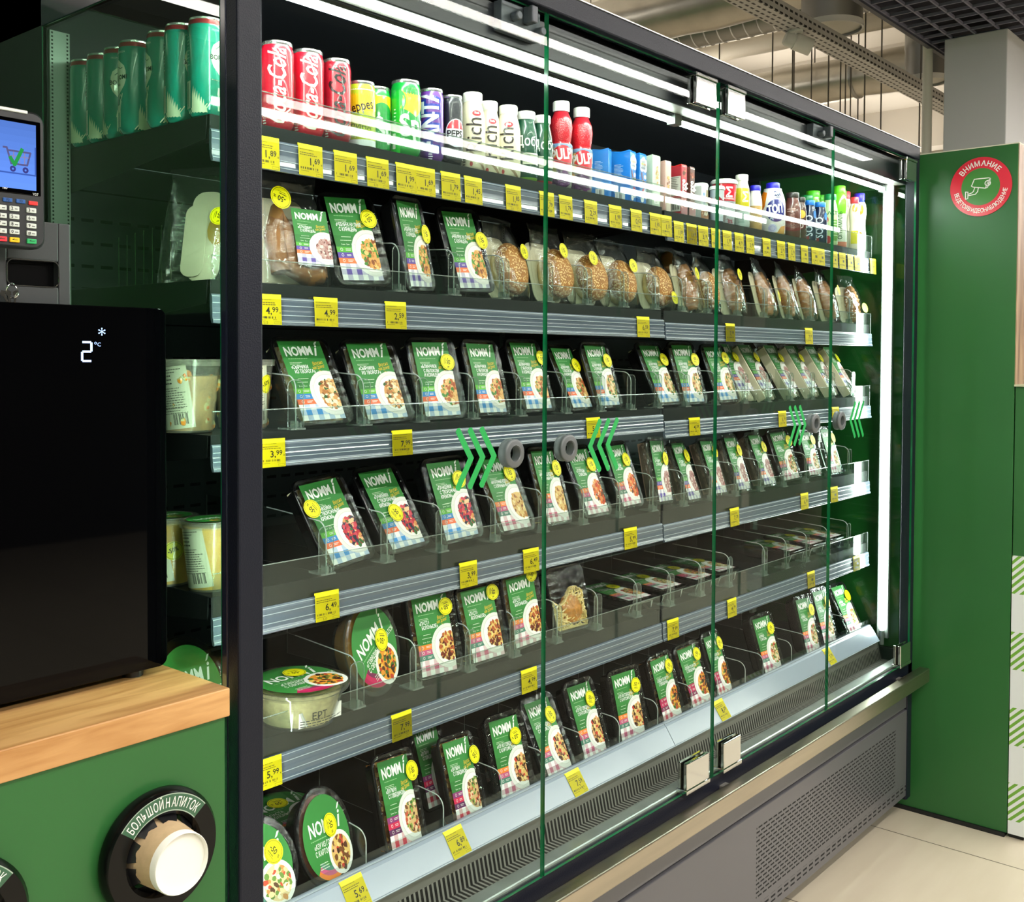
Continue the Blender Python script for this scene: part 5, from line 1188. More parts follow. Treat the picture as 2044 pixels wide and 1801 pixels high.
# soup cups near the end glass
CUPC = clear('cup_clear', 'edefe6', 1.2, .10, 'f2f0e2', .22); PAPERL = printed('paper_label', .6, .3)
def soup_cup(desc, x, y, z, rt, rb, h, fill, chunks, fill_f, a_lab, green_lid=False, stick=None):
    t = thing('soup_cup', desc, 'soup cup', (x, y, z), (0, 0, 0), 'clear soup cups by the near end glass')
    G().lathe([(0, .0), (rb, .0), (rb+.001, .002), (rt, h-.006), (rt+.002, h-.006), (rt+.002, h)], 40, cap0=False, cap1=False).obj('cup', CUPC, t)
    f = fill_f; G().lathe([(0, .003), (rb-.001, .003), (rb+(rt-rb)*f-.001, h*f), (0, h*f)], 36, cap0=False, cap1=False).obj('soup', fill, t)
    if chunks:
        rg = random.Random(3); g = G()
        for k in range(26):
            a = rg.uniform(0, 6.28); zz_ = rg.uniform(.01, h*.85); r = rb+(rt-rb)*zz_/h-.006
            e = ellipsoid(rg.uniform(.006, .012), rg.uniform(.004, .007), rg.uniform(.006, .012), (r*math.sin(a), -r*math.cos(a), zz_), seg=8, rings=6); n = len(g.V); g.V += e.V
            for q_ in e.F: g.face([n+i for i in q_], 0, lin(rg.choice(chunks)), True)
        g.obj('vegetables', PRINT_GLOSS, t)
    G().lathe([(0, h+.001), (rt-.004, h+.001), (rt-.002, h+.004), (rt+.0035, h+.004), (rt+.0035, h-.006), (rt+.002, h-.006)], 40, cap0=False, cap1=False).obj('lid', CUPC, t)
    if green_lid:
        A = Art(); A.ell(0, 0, rt*.85, rt*.85, GB, 0, 30); A.text('NOMM', -rt*.6, -rt*.1, rt*.4, 'f6f7f2', 1, .02, sx=.8); A.blobs(.0, -rt*.5, rt*.3, rt*.2, DISH['roast'][3], 20, .006, 2, 3)
        A.geom(lambda u, v, L: (u, v, h+.0045+EPS*L)).obj('lid_label', PRINT, t)
    pf = lambda v: rb+(rt-rb)*max(0, min(1, v/h))
    A = Art(); B = Art(); wd = .052
    A.rect(-wd/2, .006, wd/2, h*.93, 'dfddd2', 0); A.bars(-wd/2+.004, h*.88, wd-.012, 2, .004, .0013, '3a3a36', 1, 2); A.bars(-wd/2+.004, h*.79, wd*.5, 3, .0055, .0022, '26261f', 1, 5)
    A.bars(-wd/2+.004, h*.62, wd-.010, 9, .0035, .0012, '4a4a44', 1, 7); A.bars(-wd/2+.004, h*.34, wd-.010, 3, .0035, .0012, '6a6a62', 1, 9); A.barcode(-.004, .012, .020, .028, '141414', 1, 18, 3)
    tl = .12; C_ = Art()
    for L, p_, c in A.P: C_.P.append((L, [(a+ (b-h/2)*-tl, b+a*tl) for a, b in p_], c))
    C_.geom(cyl_map(pf, a_lab), .006, None).obj('paper_label', PAPERL, t)
    if stick:
        A = Art(); A.ell(0, 0, .0145, .0145, 'f4ea00', 0, 28); A.ring(0, 0, .0125, .0131, '3c3a00', 1, 28); A.text('-50%', 0, -.002, .010, '161600', 1, .02, 0, 20, 'C', .8)
        A.geom(lambda u, v, L: cyl_map(pf, stick[0])(u, v+stick[1], L+2), .004, None).obj('discount_sticker', PRINT, t)
    return t
VEGM = pm('veg_soup', 'b08a58', .4, var=.35, vscale=40); YELM = pm('pumpkin_soup', 'dba72c', .4, var=.12, vscale=60)
soup_cup('vegetable soup cup with leaning white label beside the near end glass', .062, .215, 1.3145, .046, .037, .104, VEGM, ['d8842c', 'e0a050', 'c9c08c', 'd9702a', 'b8a878'], .80, R_(-62))
soup_cup('vegetable soup cup half hidden behind the dark post, third shelf', .160, .215, 1.3145, .046, .037, .104, VEGM, ['d8842c', 'e0a050', 'c9c08c', 'd9702a', 'b8a878'], .80, R_(-10), stick=(R_(20), .07))
soup_cup('cup of yellow soup with white label, fourth shelf, right behind the cooler', .060, .265, 1.0805, .041, .031, .100, YELM, None, .95, R_(-72), True, (R_(-20), .055))
soup_cup('cup of yellow soup nearest the dark post, fourth shelf', .080, .185, 1.0805, .041, .031, .100, YELM, None, .95, R_(-80), True)

# ------------------------------------------------------------------ drinks on the top shelf
ALU = pm('can_aluminium', 'cfcfcd', .22, .9); CAPW = pm('cap_white', 'ecebe4', .4)
def facing(x, y): return math.atan2(CPOS[0]-x, -(CPOS[1]-y))
def can(desc, x, y, r, h, base, art, off=0., z=None, group='drink cans on the top shelf', rim=None, turn=None):
    z = plate_z(1, x)+.0005 if z is None else z
    t = thing('drink_can', desc, 'drink can', (x, y, z), (0, 0, 0), group)
    c = lin(base)
    g = G().lathe([(r*.70, .0), (r*.80, .002), (r*.97, .010), (r, .014), (r, h-.016), (r*.97, h-.011), (r*.90, h-.005)], 36, col=c, cap1=False); g.obj('body', PRINT_CAN, t)
    g = G().lathe([(r*.895, h-.006), (r*.93, h-.003), (r*.92, h), (r*.88, h), (r*.86, h-.004), (0, h-.004)], 36, cap0=False, cap1=False); o = g.obj('lid', rim or ALU, t)
    if art:
        pf = lambda v: r if v < h-.016 else r-(v-(h-.016))*.28
        art(r, h).geom(cyl_map(pf, (facing(x, y)+off) if turn is None else turn), r*.2, .02).obj('print', PRINT_CAN, t)
    return t
def coke(tc):
    def f(r, h):
        A = Art((-r*2.2, .004, r*2.2, h-.006)); A.text('Coca-Cola', r*.42, h*.50, .040, tc, 1, .014, .42, 90, 'C', .68)
        A.path([(-r*.15, h*.10), (r*.75, h*.24), (r*.85, h*.34)], .0025, tc, 1); A.path([(-r*.45, h*.93), (-r*.05, h*.86), (r*.3, h*.66)], .0022, tc, 1)
        A.text('0,33', -r*1.05, h*.12, .0075, 'f0e6e2', 1); A.bars(-r*1.05, h*.09, r*.3, 3, .004, .002, 'f0e6e2', 1, 4)
        return A
    return f
def a_lemon(r, h):
    A = Art((-r*3, .003, r*3, h-.004)); A.rect(-r*3, h*.86, r*3, h, 'd8d8c8', 0); A.poly([(-r*3, h*.45), (r*3, h*.62), (r*3, h*.90), (-r*3, h*.86)], 'e2b90f', .3); A.rect(-r*3, 0, r*3, h*.12, 'd5dcd8', .2)
    A.text('Schweppes', r*.95, h*.60, .0235, '17180c', 1, .01, 0, 14, 'R', .72); A.text('ПИНА', -r*.75, h*.27, .0125, '33420c', 1, .008); A.text('КОЛАДА', -r*1.1, h*.155, .0125, '33420c', 1, .008); return A
def a_sprite(r, h):
    A = Art((-r*3, .003, r*3, h-.006)); A.rect(-r*3, 0, -r*.5, h, '12a02c', 0); A.poly([(-r*.5, h*.92), (r*1.6, h*.95), (r*1.3, h*.66), (r*.6, h*.52), (-r*.1, h*.60), (-r*.5, h*.62), (-r*.3, h*.75)], 'e0c312', 1)
    A.ell(-r*.62, h*.72, r*.5, h*.14, '12a02c', 1.3, 20); A.text('Sprite', -r*.42, h*.26, .052, 'cfe0d0', 2, .03, 0, 8, sx=.78); A.text('ОРИГИНАЛЬНЫЙ', 0, h*.86, .0065, '3a5a10', 2); A.text('ВКУС', 0, h*.81, .0065, '3a5a10', 2)
    A.bars(-r*1.0, h*.6, r*.2, 8, .006, .002, 'd8f0d8', 2, 3); A.rect(-r*1.12, h*.1, -r*.85, h*.3, 'd0d6c8', 2); return A
def a_sprite2(r, h):
    A = Art((-r*3, .003, r*3, h-.006)); A.rect(-r*3, h*.45, r*3, h, 'd9c80e', 0); A.ell(r*.4, h*.42, r*1.3, h*.34, '0d8a34', 1, 30); A.text('Sp', -r*.1, h*.24, .05, 'cfe0d0', 2, .03, 0, 10, sx=.8); return A
def a_fanta(r, h):
    A = Art((-r*3, .003, r*3, h-.006)); A.text('FANTA', r*.55, h*.16, .046, '1b2a8f', 1, .09, 0, 90, sx=.74); A.text('FANTA', r*.50, h*.16, .046, 'd8d6e6', 2, .03, 0, 90, sx=.74); A.text('0,33 л', -r*.3, h*.12, .008, 'd8d0e0', 2); A.bars(-r*.3, h*.09, r*.4, 3, .004, .002, 'cfc0dc', 2, 4); return A
def a_cola_black(r, h):
    A = Art((-r*3, .003, r*3, h-.006)); A.ell(r*.42, h*.46, r*.98, h*.20, 'e6e6ea', 0, 36)
    A.P.append((.4, clip_half([(r*.42+r*.90*math.cos(R_(10*k)), h*.46+h*.185*math.sin(R_(10*k))) for k in range(36)], 1, h*.52, True), lin('d9303f'))); A.P.append((.4, clip_half([(r*.42+r*.90*math.cos(R_(10*k)), h*.46+h*.185*math.sin(R_(10*k))) for k in range(36)], 1, h*.36, False), lin('2450b8')))
    A.text('PEPSI', -r*.42, h*.405, .0165, '101014', 1, .04, sx=.95); A.text('БЕЗ САХАРА', -r*.1, h*.14, .008, 'd8d8de', 1, .02); return A
X0, X1 = 'coke', 'zero'
can('red cola can with white script, nearest the dark post', .186, .161, .0255, .134, 'c4142c', coke('e9e2d6'), .10)
can('red cola can with white script, second from the dark post', .248, .165, .0258, .136, 'd0182f', coke('e9e2d6'), .22)
can('dark red cola can with black script', .306, .163, .0235, .134, 'a3182c', coke('120d0e'), .22)
can('short yellow and lime tonic can with silver rim', .362, .166, .0238, .110, 'a9c022', a_lemon)
can('yellow and green lemon soda can half hidden behind the bright green one', .422, .192, .0225, .117, '0f8a34', a_sprite2)
can('bright green lemon soda can with yellow patch', .464, .166, .0262, .132, '0c8f34', a_sprite, .15)
can('purple soda can with white upright lettering', .524, .162, .0215, .129, '5d2a86', a_fanta, .05)
can('black cola can with red white and blue round emblem', .574, .160, .0205, .127, '17181f', a_cola_black, .0)
TEAL = '0a8f7c'
def a_mineral(r, h):
    A = Art((-r*3, .003, r*3, h-.004)); b = 'e8ecd6'
    A.poly([(-r*.62, h*.56), (-r*.62, h*.66), (-r*.5, h*.72), (0, h*.79), (r*.5, h*.72), (r*.62, h*.66), (r*.62, h*.56), (r*.5, h*.50), (0, h*.40), (-r*.5, h*.50)], b, 0)
    A.text('BORJOMI', 0, h*.575, .0098, '16302c', 1, .02, al='C', sx=.92); A.text('1890', 0, h*.50, .0062, '16302c', 1, al='C'); A.path([(-r*.35, h*.68), (-r*.1, h*.72), (r*.2, h*.69), (r*.38, h*.70)], .0012, '4a6a60', 1)
    # stag
    A.poly([(-r*.28, h*.22), (r*.18, h*.22), (r*.24, h*.29), (r*.30, h*.34), (r*.18, h*.35), (r*.12, h*.30), (-r*.22, h*.295)], b, 1)
    for x in (-.24, -.14, .06, .15): A.rect(r*x, h*.06, r*(x+.06), h*.24, b, 1)
    for s_ in (-1, 1): A.path([(r*.22, h*.345), (r*(.22+.10*s_), h*.375), (r*(.22+.16*s_), h*.42)], .0012, b, 1); A.path([(r*(.22+.10*s_), h*.375), (r*(.22+.02*s_), h*.41)], .001, b, 1)
    for sd, off in ((5, -1.75), (6, 1.35)):
        rg = random.Random(sd); x = off*r
        for k in range(7): A.poly([(x+k*r*.12, h*.04), (x+k*r*.12+r*.2, h*.03), (x+k*r*.12+r*.12, h*(.30-.03*k+rg.uniform(-.02, .02))), (x+k*r*.12+r*.02, h*(.22-.025*k))], 'c9d8b8', 1+k*.1)
        for k in range(6): A.line((x-r*.2+k*r*.18, h*.03), (x+r*.1+k*r*.2, h*(.10+.02*(k % 3))), .0014, 'c9d8b8', 1)
    A.rect(-r*2.35, h*.08, -r*1.85, h*.36, 'dfe3d6', 1); A.barcode(-r*2.30, h*.10, -r*1.9, h*.34, '202824', 2, 12, 4); A.bars(-r*2.6, h*.8, r*.7, 9, .005, .0012, 'bfe0d4', 1, 5); A.text('FROM GEORGIA', 0, h*.86, .0042, 'cfe6da', 1, al='C'); return A
RIMR = None
BJ = [(.066, .170, .9), (.060, .222, .75), (.062, .275, -1.35), (.060, .352, -1.2), (.064, .405, .05), (.064, .458, .75), (.064, .512, .6), (.066, .566, .5)]
for i, (x, y, off) in enumerate(BJ):
    t = can('teal mineral water can, %s of the file along the near end glass' % ORD[i], x, y, .0262, .142, TEAL, a_mineral, 0, 1.772, 'teal mineral water cans', None, facing(x, y)+off)
    G().lathe([(.0246, .1335), (.0252, .132), (.0246, .1375), (.0242, .139)], 36, cap0=False, cap1=False).obj('red_neck_band', pm('can_red_band', 'a3343a', .3, .5), t)
can('teal mineral water can standing one row in, between the file cans', .118, .302, .0262, .142, TEAL, a_mineral, 0, 1.772, 'teal mineral water cans', None, facing(.118, .302)-1.2)

def bottle(desc, x, y, prof, cap, body, art=None, off=0., mat=None, name='drink_bottle', cat='bottle', group='bottles on the top shelf', extra=None, z=None, pf_off=.0003, capmat=None):
    "prof: radius, height pairs of the body; cap: (radius, z0, z1, colour)"
    z = plate_z(1, x)+.0005 if z is None else z
    t = thing(name, desc, cat, (x, y, z), (0, 0, 0), group)
    cap0 = [(0, .001), (prof[0][0]*.9, .0)]
    cut = prof
    if isinstance(body, list):
        g = G(); cols = []
        g.lathe(cap0+prof, 36, cap0=False, cap1=True)
        k = 36
        for fi, f in enumerate(g.F):
            zc = sum(g.V[i][2] for i in f)/len(f)
            for lim, c in body:
                if zc <= lim: g.C[fi] = lin(c); break
        g.obj('body', mat or PRINT_GLOSS, t)
    else:
        G().lathe(cap0+prof, 36, cap0=False, cap1=True, col=lin(body)).obj('body', mat or PRINT_GLOSS, t)
    if cap:
        r, z0, z1, c = cap; n = 36; g = G(); rings = []
        for zz_, rs in ((z0, 1.0), (z0+.002, 1.03), (z1-.0025, 1.03), (z1-.0005, .98), (z1, .88)):
            rings.append([((r*rs*(1+(.012 if j % 2 and z0 < zz_ < z1-.001 else 0)))*math.cos(2*math.pi*j/n), (r*rs*(1+(.012 if j % 2 and z0 < zz_ < z1-.001 else 0)))*math.sin(2*math.pi*j/n), zz_) for j in range(n)])
        g.loft(rings, True, True); g.obj('cap', capmat or pm('cap_'+c, c, .38), t)
    if art:
        def pf(v):
            for (r0, h0), (r1, h1) in zip(prof, prof[1:]):
                if h0 <= v <= h1: return r0+(r1-r0)*(v-h0)/max(1e-6, h1-h0)
            return prof[0][0] if v < prof[0][1] else prof[-1][0]
        art.geom(cyl_map(lambda v: pf(v)+pf_off, facing(x, y)+off), .004, .006).obj('print', PRINT_GLOSS, t)
    return t
def milk_prof(r, h, neck=.62): return [(r*.92, .002), (r, .008), (r, h*.55), (r*.97, h*.66), (r*.86, h*.77), (r*.72, h*.85), (r*neck, h*.885)]
for i, (x, y, r, h, off) in enumerate(((.636, .166, .0245, .146, .42), (.705, .187, .0235, .146, .40), (.738, .166, .0245, .141, .12))):
    A = Art((-r*1.8, .002, r*1.8, h*.9)); A.text('Rich', r*.0+.008, h*.24, .044, '2a211c', 2, .0, 0, 90, sx=.86); A.ell(r*-.05, h*.72, .0085, .0052, 'b3182a', 1, 20); A.text('Rich', r*-.05, h*.71, .0065, 'f0e0d8', 2, .02, al='C', sx=.8)
    for k in range(5): A.path([(-r*1.3+k*.004, h*(.34-.02*k)), (-r*.4+k*.004, h*(.20-.02*k)), (r*.5+k*.004, h*(.02-.02*k)+.002)], .0013, '8a7458', 1)
    A.bars(-r*1.2, h*.13, .007, 5, .005, .0025, '3a302a', 1, i); A.text('0,3', r*.55, h*.1, .0055, '6a5a50', 1); A.ell(-r*.5, h*.08, .003, .0045, 'a03838', 1, 12)
    bottle('cream white drink bottle with dark upright script, %s of three' % ORD[i], x, y, milk_prof(r, h, .70), (r*.72, h*.875, h, 'ece9dc'), 'd9cfb2', A, off)
for i, (x, y, r, h) in enumerate(((.792, .166, .0235, .139), (.842, .166, .0225, .140))):
    A = Art((-r*1.7, .002, r*1.7, h*.9)); A.text('Добрый', -r*.95, h*.50, .027, 'e2ece2', 2, .01, sx=.80); A.rect(-r*.35, h*.24, r*1.2, h*.40, 'd2d4bc', 1); A.text('100%' if i == 0 else 'В ОСНОВЕ', -r*.28, h*.335, .0082, '1e3a2a', 2, .02, sx=.85); A.text('БЕЗ САХАРА' if i == 0 else 'НАТУРАЛЬНО', -r*.28, h*.27, .0078, '1e3a2a', 2, .02, sx=.75)
    body = [(h*.24, '6d9a34'), (h, '12432f')] if i == 0 else [(h*.10, '8a2430'), (h*.24, '7a7a6a'), (h, '12432f')]
    bottle('dark green smoothie bottle with white cap, %s' % ('next to the cream bottles' if i == 0 else 'right behind the glass door edge'), x, y, milk_prof(r, h, .74), (r*.76, h*.885, h, 'ece9e2'), body, A, .1)
JUICE = pm('red_juice', 'a81c26', .12, spec=.6, bump=.6, bscale=420); JUICE2 = pm('red_juice_bright', 'c41a26', .12, spec=.6, bump=.6, bscale=420)
for i, (x, y, r, h) in enumerate(((.905, .166, .0238, .180), (.975, .166, .0238, .180))):
    pr = [(r*.86, .002), (r*.95, .008), (r*.95, .018), (r*1.0, .024), (r*.98, h*.50), (r*.84, h*.53), (r*.92, h*.60), (r*1.0, h*.70), (r*.92, h*.79), (r*.72, h*.85), (r*.62, h*.88)]
    A = Art((-r*1.9, .0, r*1.9, h*.53)); A.ell(r*.05, h*.36, r*1.0, h*.13, 'b8202e', 1, 30); A.text('PULPY', -r*.9, h*.315, .030, 'd9d2cc', 2, .035, 0, 8, sx=.66); A.rect(-r*1.9, h*.47, r*1.9, h*.51, '6a86a8', .5); A.blobs(-r*1.0, h*.3, r*.35, h*.12, ['c9803a', 'd99a50', '8a8a50'], 10, .009, 1.4, i); A.blobs(-r*.2, h*.11, r*.8, h*.07, ['4a2450', '5d2f62', '3a1c40', '6a3a6e'], 26, .012, 1, i+4)
    t = bottle('red juice bottle with dimpled neck and white cap, %s' % ('next to the smoothie bottle' if i == 0 else 'next to the blue cartons'), x, y, pr, (r*.70, h*.885, h, 'ece9e2'), [(h*.50, '8f8f84'), (h, 'a31b26')], A, .15)
    g = G().lathe([(r*.845, h*.531), (r*.925, h*.60), (r*1.006, h*.70), (r*.925, h*.79)], 36, cap0=False, cap1=False); o = g.obj('juice', JUICE if i == 0 else JUICE2, t)
# cartons
def carton(desc, x, y, wx, wy, h, col, art=None, side=None, yaw=0, slant=True, top=None):
    z = plate_z(1, x)+.0005
    t = thing('drink_carton', desc, 'carton', (x, y, z), (0, 0, R_(yaw)), 'small cartons on the top shelf')
    g = G(); g.box(-wx, wx, -wy, wy, 0, h, 0, lin(col)); g.obj('box', PRINT_GLOSS, t, .0012)
    g = G(); g.prism([(-wy, h), (wy, h), (wy*.9, h+.004), (wy*.1, h+.0015), (-wy*.1, h+.0015), (-wy*.9, h+.004)], -wx*.98, wx*.98, 'x', 0, lin(top or col)); g.obj('folded_top', PRINT_GLOSS, t)
    if art: art.geom(lambda u, v, L: (u, -wy-.0004-EPS*L, v)).obj('front_print', PRINT_GLOSS, t)
    if side: side.geom(lambda u, v, L: (-wx-.0004-EPS*L, -u, v)).obj('side_print', PRINT_GLOSS, t)
    return t
def a_milk(w_, h, seed):
    A = Art((-w_, 0, w_, h))
    for dx, dy, r in ((0, 0, .011), (-.008, .006, .008), (.008, .006, .008), (0, .010, .009), (-.007, -.005, .008), (.007, -.005, .008)): A.ell(dx, h*.80+dy, r, r*1.1, 'e8eef2', 1, 16)
    for k, c in enumerate(('d8b23a', '7aa03a', 'c9783a', '9a6a4a')): A.rect(-.010+.005*k, h*.82, -.006+.005*k, h*.855, c, 2)
    A.text('молоко', 0, h*.73, .0078, '2a4a7a', 2, .01, al='C', sx=.75); A.path([(-.008, h*.64), (-.006, h*.56), (0, h*.47), (.006, h*.44)], .004, '6a3a30', 1); A.ell(.007, h*.57, .005, .005, 'dfe8f0', 1, 10); A.blobs(.004, h*.43, .01, .006, ['8a4a3a', 'b5674a', '4a7a50'], 8, .005, 1.5, seed); A.ring(-.008, h*.33, .003, .0045, 'b8dcd0', 1, 14)
    A.blobs(.004, h*.2, .009, .011, ['e6ebee', '8a9298', 'c02a3a', 'e6ebee'], 14, .007, 1.2, seed+3); A.ell(-.005, h*.08, .007, .006, 'dfe8f0', 3, 12); return A
def a_blue_side(w_, h):
    A = Art((-w_, 0, w_, h)); A.bars(-w_*.6, h*.8, w_*.9, 20, .003, .0013, 'a9c6e6', 1, 3); A.rect(-w_*.5, h*.04, w_*.5, h*.22, 'd5d9d6', 1); A.barcode(-w_*.45, h*.06, w_*.45, h*.2, '303030', 2, 12, 2); return A
BLU = '1f6fc0'
carton('blue milk carton farthest back, partly behind the juice bottles', 1.062, .176, .010, .020, .105, '2a78c4', None, a_blue_side(.02, .1), 18)
carton('blue milk carton with cloud label, first of the matching pair', 1.128, .164, .0158, .024, .108, BLU, a_milk(.0158, .105, 1), a_blue_side(.024, .1), 10)
carton('blue milk carton with cloud label, second of the matching pair', 1.170, .164, .0150, .024, .108, BLU, a_milk(.015, .105, 2), None, 4)
A = Art((-.0165, 0, .0165, .11)); A.blobs(.002, .07, .006, .02, ['c9a86a', 'd9bf8a', 'b08a50'], 22, .004, 1, 3); A.text('немолоко', 0, .040, .0105, '6a3030', 2, .02, al='C', sx=.66); A.rect(-.010, .006, .010, .032, 'e6e4de', 1); A.ell(.003, .024, .004, .004, 'c02a50', 2, 12); A.bars(-.008, .018, .014, 4, .003, .0011, '7a7a74', 2, 4)
carton('pale sage oat drink carton with wheat ears', 1.226, .160, .0165, .02, .112, 'b5c4b0', A, None, 0)
A = Art((-.012, 0, .012, .11)); A.blobs(0, .06, .005, .025, ['a5763c', 'c99a5a', '7a4a2a'], 20, .004, 1, 5); A.text('немолоко', 0, .034, .0085, '5a2a2a', 2, .02, al='C', sx=.6); A.rect(-.009, .0, .009, .028, 'dcc0b4', 1)
carton('pale pink oat drink carton', 1.273, .158, .0125, .02, .112, 'cfa59c', A, None, 0)
def a_yog(c2, seed):
    A = Art((-.015, 0, .015, .115)); A.rect(-.015, 0, .015, .034, c2, .4); A.text('hygge', .003, .040, .026, 'f0ece8', 2, .02, 0, 90, sx=.75); A.text('D', .007, .062, .02, 'f0ece8', 2, .04, sx=.9); A.blobs(.0, .098, .008, .008, ['7a3a2a', 'b05a40', '5a2a1c'], 10, .005, 1, seed); return A
S = Art((-.02, 0, .02, .115)); S.rect(-.018, .045, .018, .09, 'd0d0c6', 1); S.bars(-.016, .086, .03, 10, .004, .0014, '4a4a44', 2, 2); S.rect(-.018, .008, .018, .038, 'd0d0c6', 1); S.barcode(-.015, .012, .015, .034, '222222', 2, 16, 3)
carton('crimson drink carton with upright white lettering', 1.346, .160, .0125, .02, .114, 'a8303a', a_yog('9a2838', 1), S, 0, top='c02a2a')
carton('brown drink carton with upright white lettering', 1.380, .158, .0105, .02, .113, '5a342e', a_yog('8f3038', 2), None, 0)
A = Art((-.02, 0, .02, .08)); A.poly([(-.02, 0), (.02, 0), (.02, .014), (.0, .018), (-.02, .03)], '9a6038', 1); A.rect(.006, .04, .016, .072, '8a7a58', 1); A.text('Чудо', -.016, .038, .0105, '2a4a8a', 2, .02, sx=.7); A.ell(-.006, .06, .005, .004, '7a9ac4', 1, 12); A.blobs(0, .016, .014, .01, ['8a5430', 'a5683c', '6a3c20', 'd9c4a8'], 20, .006, 2, 3)
carton('small pale carton with chocolate splash print', 1.444, .160, .0175, .018, .076, 'cfd4cf', A, None, 4)
# yogurt cups and dairy bottles
def cup_prof(r, h): return [(r*.80, .002), (r*.82, .006), (r*.95, h*.90), (r*.97, h*.905)]
def ycup(desc, x, y, r, h, bands, art, off=0.):
    t = bottle(desc, x, y, cup_prof(r, h), None, bands, art, off, None, 'yogurt_cup', 'yogurt cup', 'yogurt cups on the top shelf')
    G().lathe([(r*.98, h*.895), (r*1.05, h*.90), (r*1.06, h*.955), (r*1.0, h*.97), (r*.96, h*.99), (r*.9, h), (0, h*.995)], 36, cap0=True, cap1=False).obj('lid', pm('lid_pale', 'd8dcd4', .35), t); return t
A = Art((-.03, 0, .03, .1)); A.rect(-.02, .03, .012, .065, '3a5c96', 1); A.bars(-.018, .06, .028, 6, .005, .002, 'c9d6ea', 2, 4); A.text('ЙОГУРТ', -.016, .05, .007, 'e0e8f4', 2.2, .02, sx=.8)
ycup('blue dairy cup with pale lid beside the small carton', 1.503, .190, .0200, .098, [(.03, '4a5a78'), (.07, '7a94b4'), (.2, '2f7fc8')], A)
A = Art((-.03, 0, .03, .1)); A.blobs(.0, .055, .018, .012, ['c02a38', '3a4a8a', '8a2430', 'd9dce0'], 16, .006, 1, 4); A.text('В ИММУ', -.016, .035, .010, '2a2a3a', 2, .02, sx=.75)
ycup('blue and red dairy cup just behind the glass door edge', 1.546, .166, .0190, .094, [(.03, '2c3448'), (.05, 'c8d0d8'), (.2, '3f86c8')], A)
A = Art((-.04, 0, .04, .12)); A.rect(-.04, .062, .04, .106, 'b8202e', .5); A.text('Σ', .002, .072, .034, 'f2f0ea', 2, .03, sx=.9); A.text('EXPONENTA', -.010, .0655, .006, 'f2f0ea', 2, .02); A.text('HIGH-PRO', -.020, .050, .0125, '33363c', 2, .02, sx=.8); A.text('30', -.002, .024, .020, '4a3038', 2, .02); A.bars(-.02, .02, .03, 3, .005, .002, '8a5a5a', 2, 3); A.text('0%', .008, .006, .013, 'a04050', 2, .02)
ycup('large crimson and grey dairy cup with clear domed lid', 1.602, .178, .0330, .118, [(.06, 'a9aeb0'), (.2, 'b3202c')], A, .1)
def dairy(desc, x, y, r, h, bands, cap, art, off=.1, prof=None, capr=None):
    return bottle(desc, x, y, prof or milk_prof(r, h, .70), ((capr or r*.74), h*.885, h, cap), bands, art, off)
r, h = .0215, .140; A = Art((-r*1.6, 0, r*1.6, h)); A.rect(-r*.85, h*.40, r*1.0, h*.74, 'b5a814', 1); A.text('Σ', .0, h*.49, .034, 'e8e4c0', 2, .03, sx=.8); A.text('HIGH-PRO', -r*.8, h*.32, .010, '3c4444', 2, .02, sx=.8); A.bars(-r*.5, h*.25, r, 4, .007, .003, '8aa09a', 1, 4)
dairy('white-capped dairy bottle with olive yellow label', 1.674, .166, r, h, [(h*.38, 'b5c2bc'), (h, 'c4c0ae')], 'e6e2d6', A)
r, h = .0185, .122; dairy('small white milk bottle with blue cap, half behind the yellow-labelled one', 1.752, .168, r, h, [(h*.35, 'b8935c'), (h, 'e2ddd2')], '2a22c0', None)
r, h = .0345, .147; A = Art((-r*1.7, 0, r*1.7, h)); A.ell(.006, h*.46, .0275, .031, '1b2370', 1, 40); A.text('ТОП', -.018, h*.405, .029, 'f2f2f4', 2, .05, 0, 6, sx=.72); A.text('POWER', -.010, h*.29, .0085, 'f2f2f4', 2, .02, .2, 6); A.text('20г', .0, h*.735, .019, '1b2a5a', 2, .03, sx=.85); A.bars(.004, h*.70, .016, 1, 1, .003, '1b2a5a', 2, 3); A.poly([(-r*1.3, h*.36), (-r*.75, h*.55), (-r*.55, h*.80), (-r*1.2, h*.85), (-r*1.7, h*.6)], 'e8821a', .6); A.ell(-.004, h*.13, .012, .012, 'b8b4d0', 1, 20); A.ring(-.004, h*.13, .006, .008, '9a94c0', 2, 16); A.poly([(.006, h*.02), (.034, h*.03), (.04, h*.20), (.02, h*.16)], 'c9954e', 1)
dairy('big white protein milk bottle with blue cap and round navy label', 1.881, .182, r, h, [(h*.20, 'c8b089'), (h, 'e4e2de')], '2a24c4', A, .12, capr=r*.52)
r, h = .0235, .131; A = Art((-r*1.6, 0, r*1.6, h)); A.text('ШОКОЛАД', r*.15, h*.2, .014, 'a88078', 1, .02, 0, 90, sx=.8); A.bars(-r*.7, h*.62, r, 2, .006, .003, 'b89a94', 1, 2)
dairy('brown chocolate drink bottle with dark cap', 1.978, .170, r, h, [(h, '5a332c')], '2c2620', A)
r, h = .0175, .124; A = Art((-r*1.6, 0, r*1.6, h)); A.ell(0, h*.60, r*.8, .012, 'd9a832', 1, 20); A.text('D', -.006, h*.28, .02, 'd8cfc8', 2, .03)
dairy('narrow brown drink bottle with dark cap and yellow patch', 2.030, .170, r, h, [(h, '47302a')], '241f1b', A)
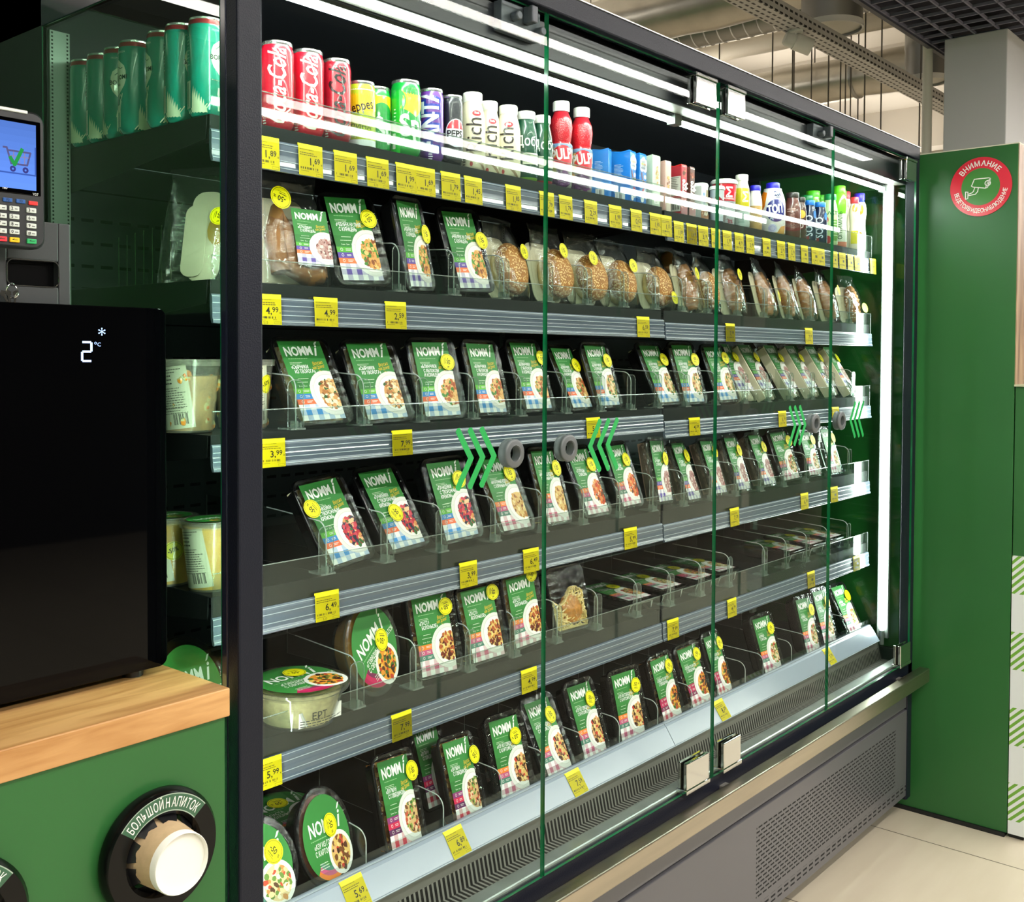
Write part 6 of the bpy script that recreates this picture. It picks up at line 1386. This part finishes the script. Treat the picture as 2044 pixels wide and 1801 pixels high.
for i, (x, y, r, h) in enumerate(((2.090, .170, .0195, .122), (2.158, .170, .0225, .124))):
    A = Art((-r*1.6, 0, r*1.6, h)); A.text('SOLO', r*.35, h*.14, .030, 'c9d4e2', 2, .015, 0, 90, sx=.8); A.ell(r*.8, h*.66, .006, .012, '2a6ab4', 1, 12); A.ell(-r*.4, h*.10, .006, .008, '8a2438', 1, 12)
    dairy('navy drink bottle with bright blue cap, %s of two' % ORD[i], x, y, r, h, [(h, '14213c')], '1c6cc4', A)
DRK = [(2.168, .215, .024, .150, 'pale green dairy bottle with dark green cap in the second row', '0d7a3a', 'b5cf9a'), (2.232, .225, .027, .172, 'tall pale bottle with lime cap in the second row', '55c822', '9ac45a'), (2.300, .230, .022, .168, 'pale bottle with lime cap right behind the far door edge', '4fb822', '8fbf4a')]
for x, y, r, h, lab, cap, body in DRK: dairy(lab, x, y, r, h, [(h, body)], cap, None)
r, h = .0232, .156; A = Art((-r*1.6, 0, r*1.6, h)); A.text('АКТИВ', -r*.4, h*.6, .015, '1c5a2c', 2, .03); A.ell(-r*.6, h*.5, .008, .011, 'b03038', 1, 14); A.rect(r*.1, h*.1, r*1.2, h*.5, '6a9a4a', 1); A.bars(r*.2, h*.45, r*.8, 6, .008, .003, 'c9dcb8', 2, 3); A.ell(-r*.3, h*.12, .009, .012, 'b03038', 1, 14)
dairy('pale green dairy bottle with dark green cap, front row', 2.226, .168, r, h, [(h, 'b9d29a')], '0b7a3e', A)
r, h = .0225, .190; pr = [(r*.95, .002), (r, .01), (r, h*.3), (r*.88, h*.45), (r*.92, h*.55), (r*1.05, h*.68), (r*.95, h*.80), (r*.7, h*.885)]
A = Art((-r*1.6, 0, r*1.6, h)); A.text('ОПТИМАЛЬ', r*.3, h*.14, .017, '2f5a2c', 2, .02, 0, 90, sx=.85); A.rect(-r*1.4, .0, r*1.4, h*.10, 'c8785c', 1)
dairy('tall white and lime bottle with lime cap, front row', 2.298, .170, r, h, [(h*.60, 'd8dccb'), (h, '6cc82c')], '66d822', A, prof=pr)
dairy('slim pale bottle with lime cap beside the far end glass', 2.362, .190, .0185, .186, [(.186, 'c9d2b2')], '5fd020', None, prof=[(a*.82, b*.98) for a, b in pr])
pr2 = [(a*.8, b*.98) for a, b in pr]
A = Art((-.03, 0, .03, .19)); A.ell(0, .13, .008, .013, 'e08a3a', 1, 16); A.rect(-.012, .02, .012, .06, 'd9c82a', 1)
dairy('slim white yogurt bottle with red cap, taller', 2.404, .195, .018, .188, [(.19, 'e8dcc8')], 'd8283a', None, prof=pr2)
dairy('slim white yogurt bottle with red cap, shorter', 2.384, .158, .0165, .165, [(.17, 'e8dcc8')], 'd62a3c', A, prof=[(a*.72, b*.86) for a, b in pr])
A = Art((-.03, 0, .03, .19)); A.ell(.0, .132, .012, .017, 'e8902e', 1, 20); A.ell(-.002, .136, .006, .009, 'f0b060', 1.5, 14); A.ell(0, .045, .013, .016, 'e8962a', 1, 20); A.ell(.002, .05, .006, .008, 'f2b45a', 1.5, 14); A.rect(-.02, .155, .02, .170, '2b3a80', 1); A.text('БИО', -.006, .085, .009, '8a9ac0', 1, .02, 0, 90)
dairy('wavy white yogurt bottle with blue cap and orange fruit, last beside the far end glass', 2.440, .166, .0215, .184, [(.2, 'e9e4d8')], '3426cc', A, prof=[(a*.95, b*.965) for a, b in pr])
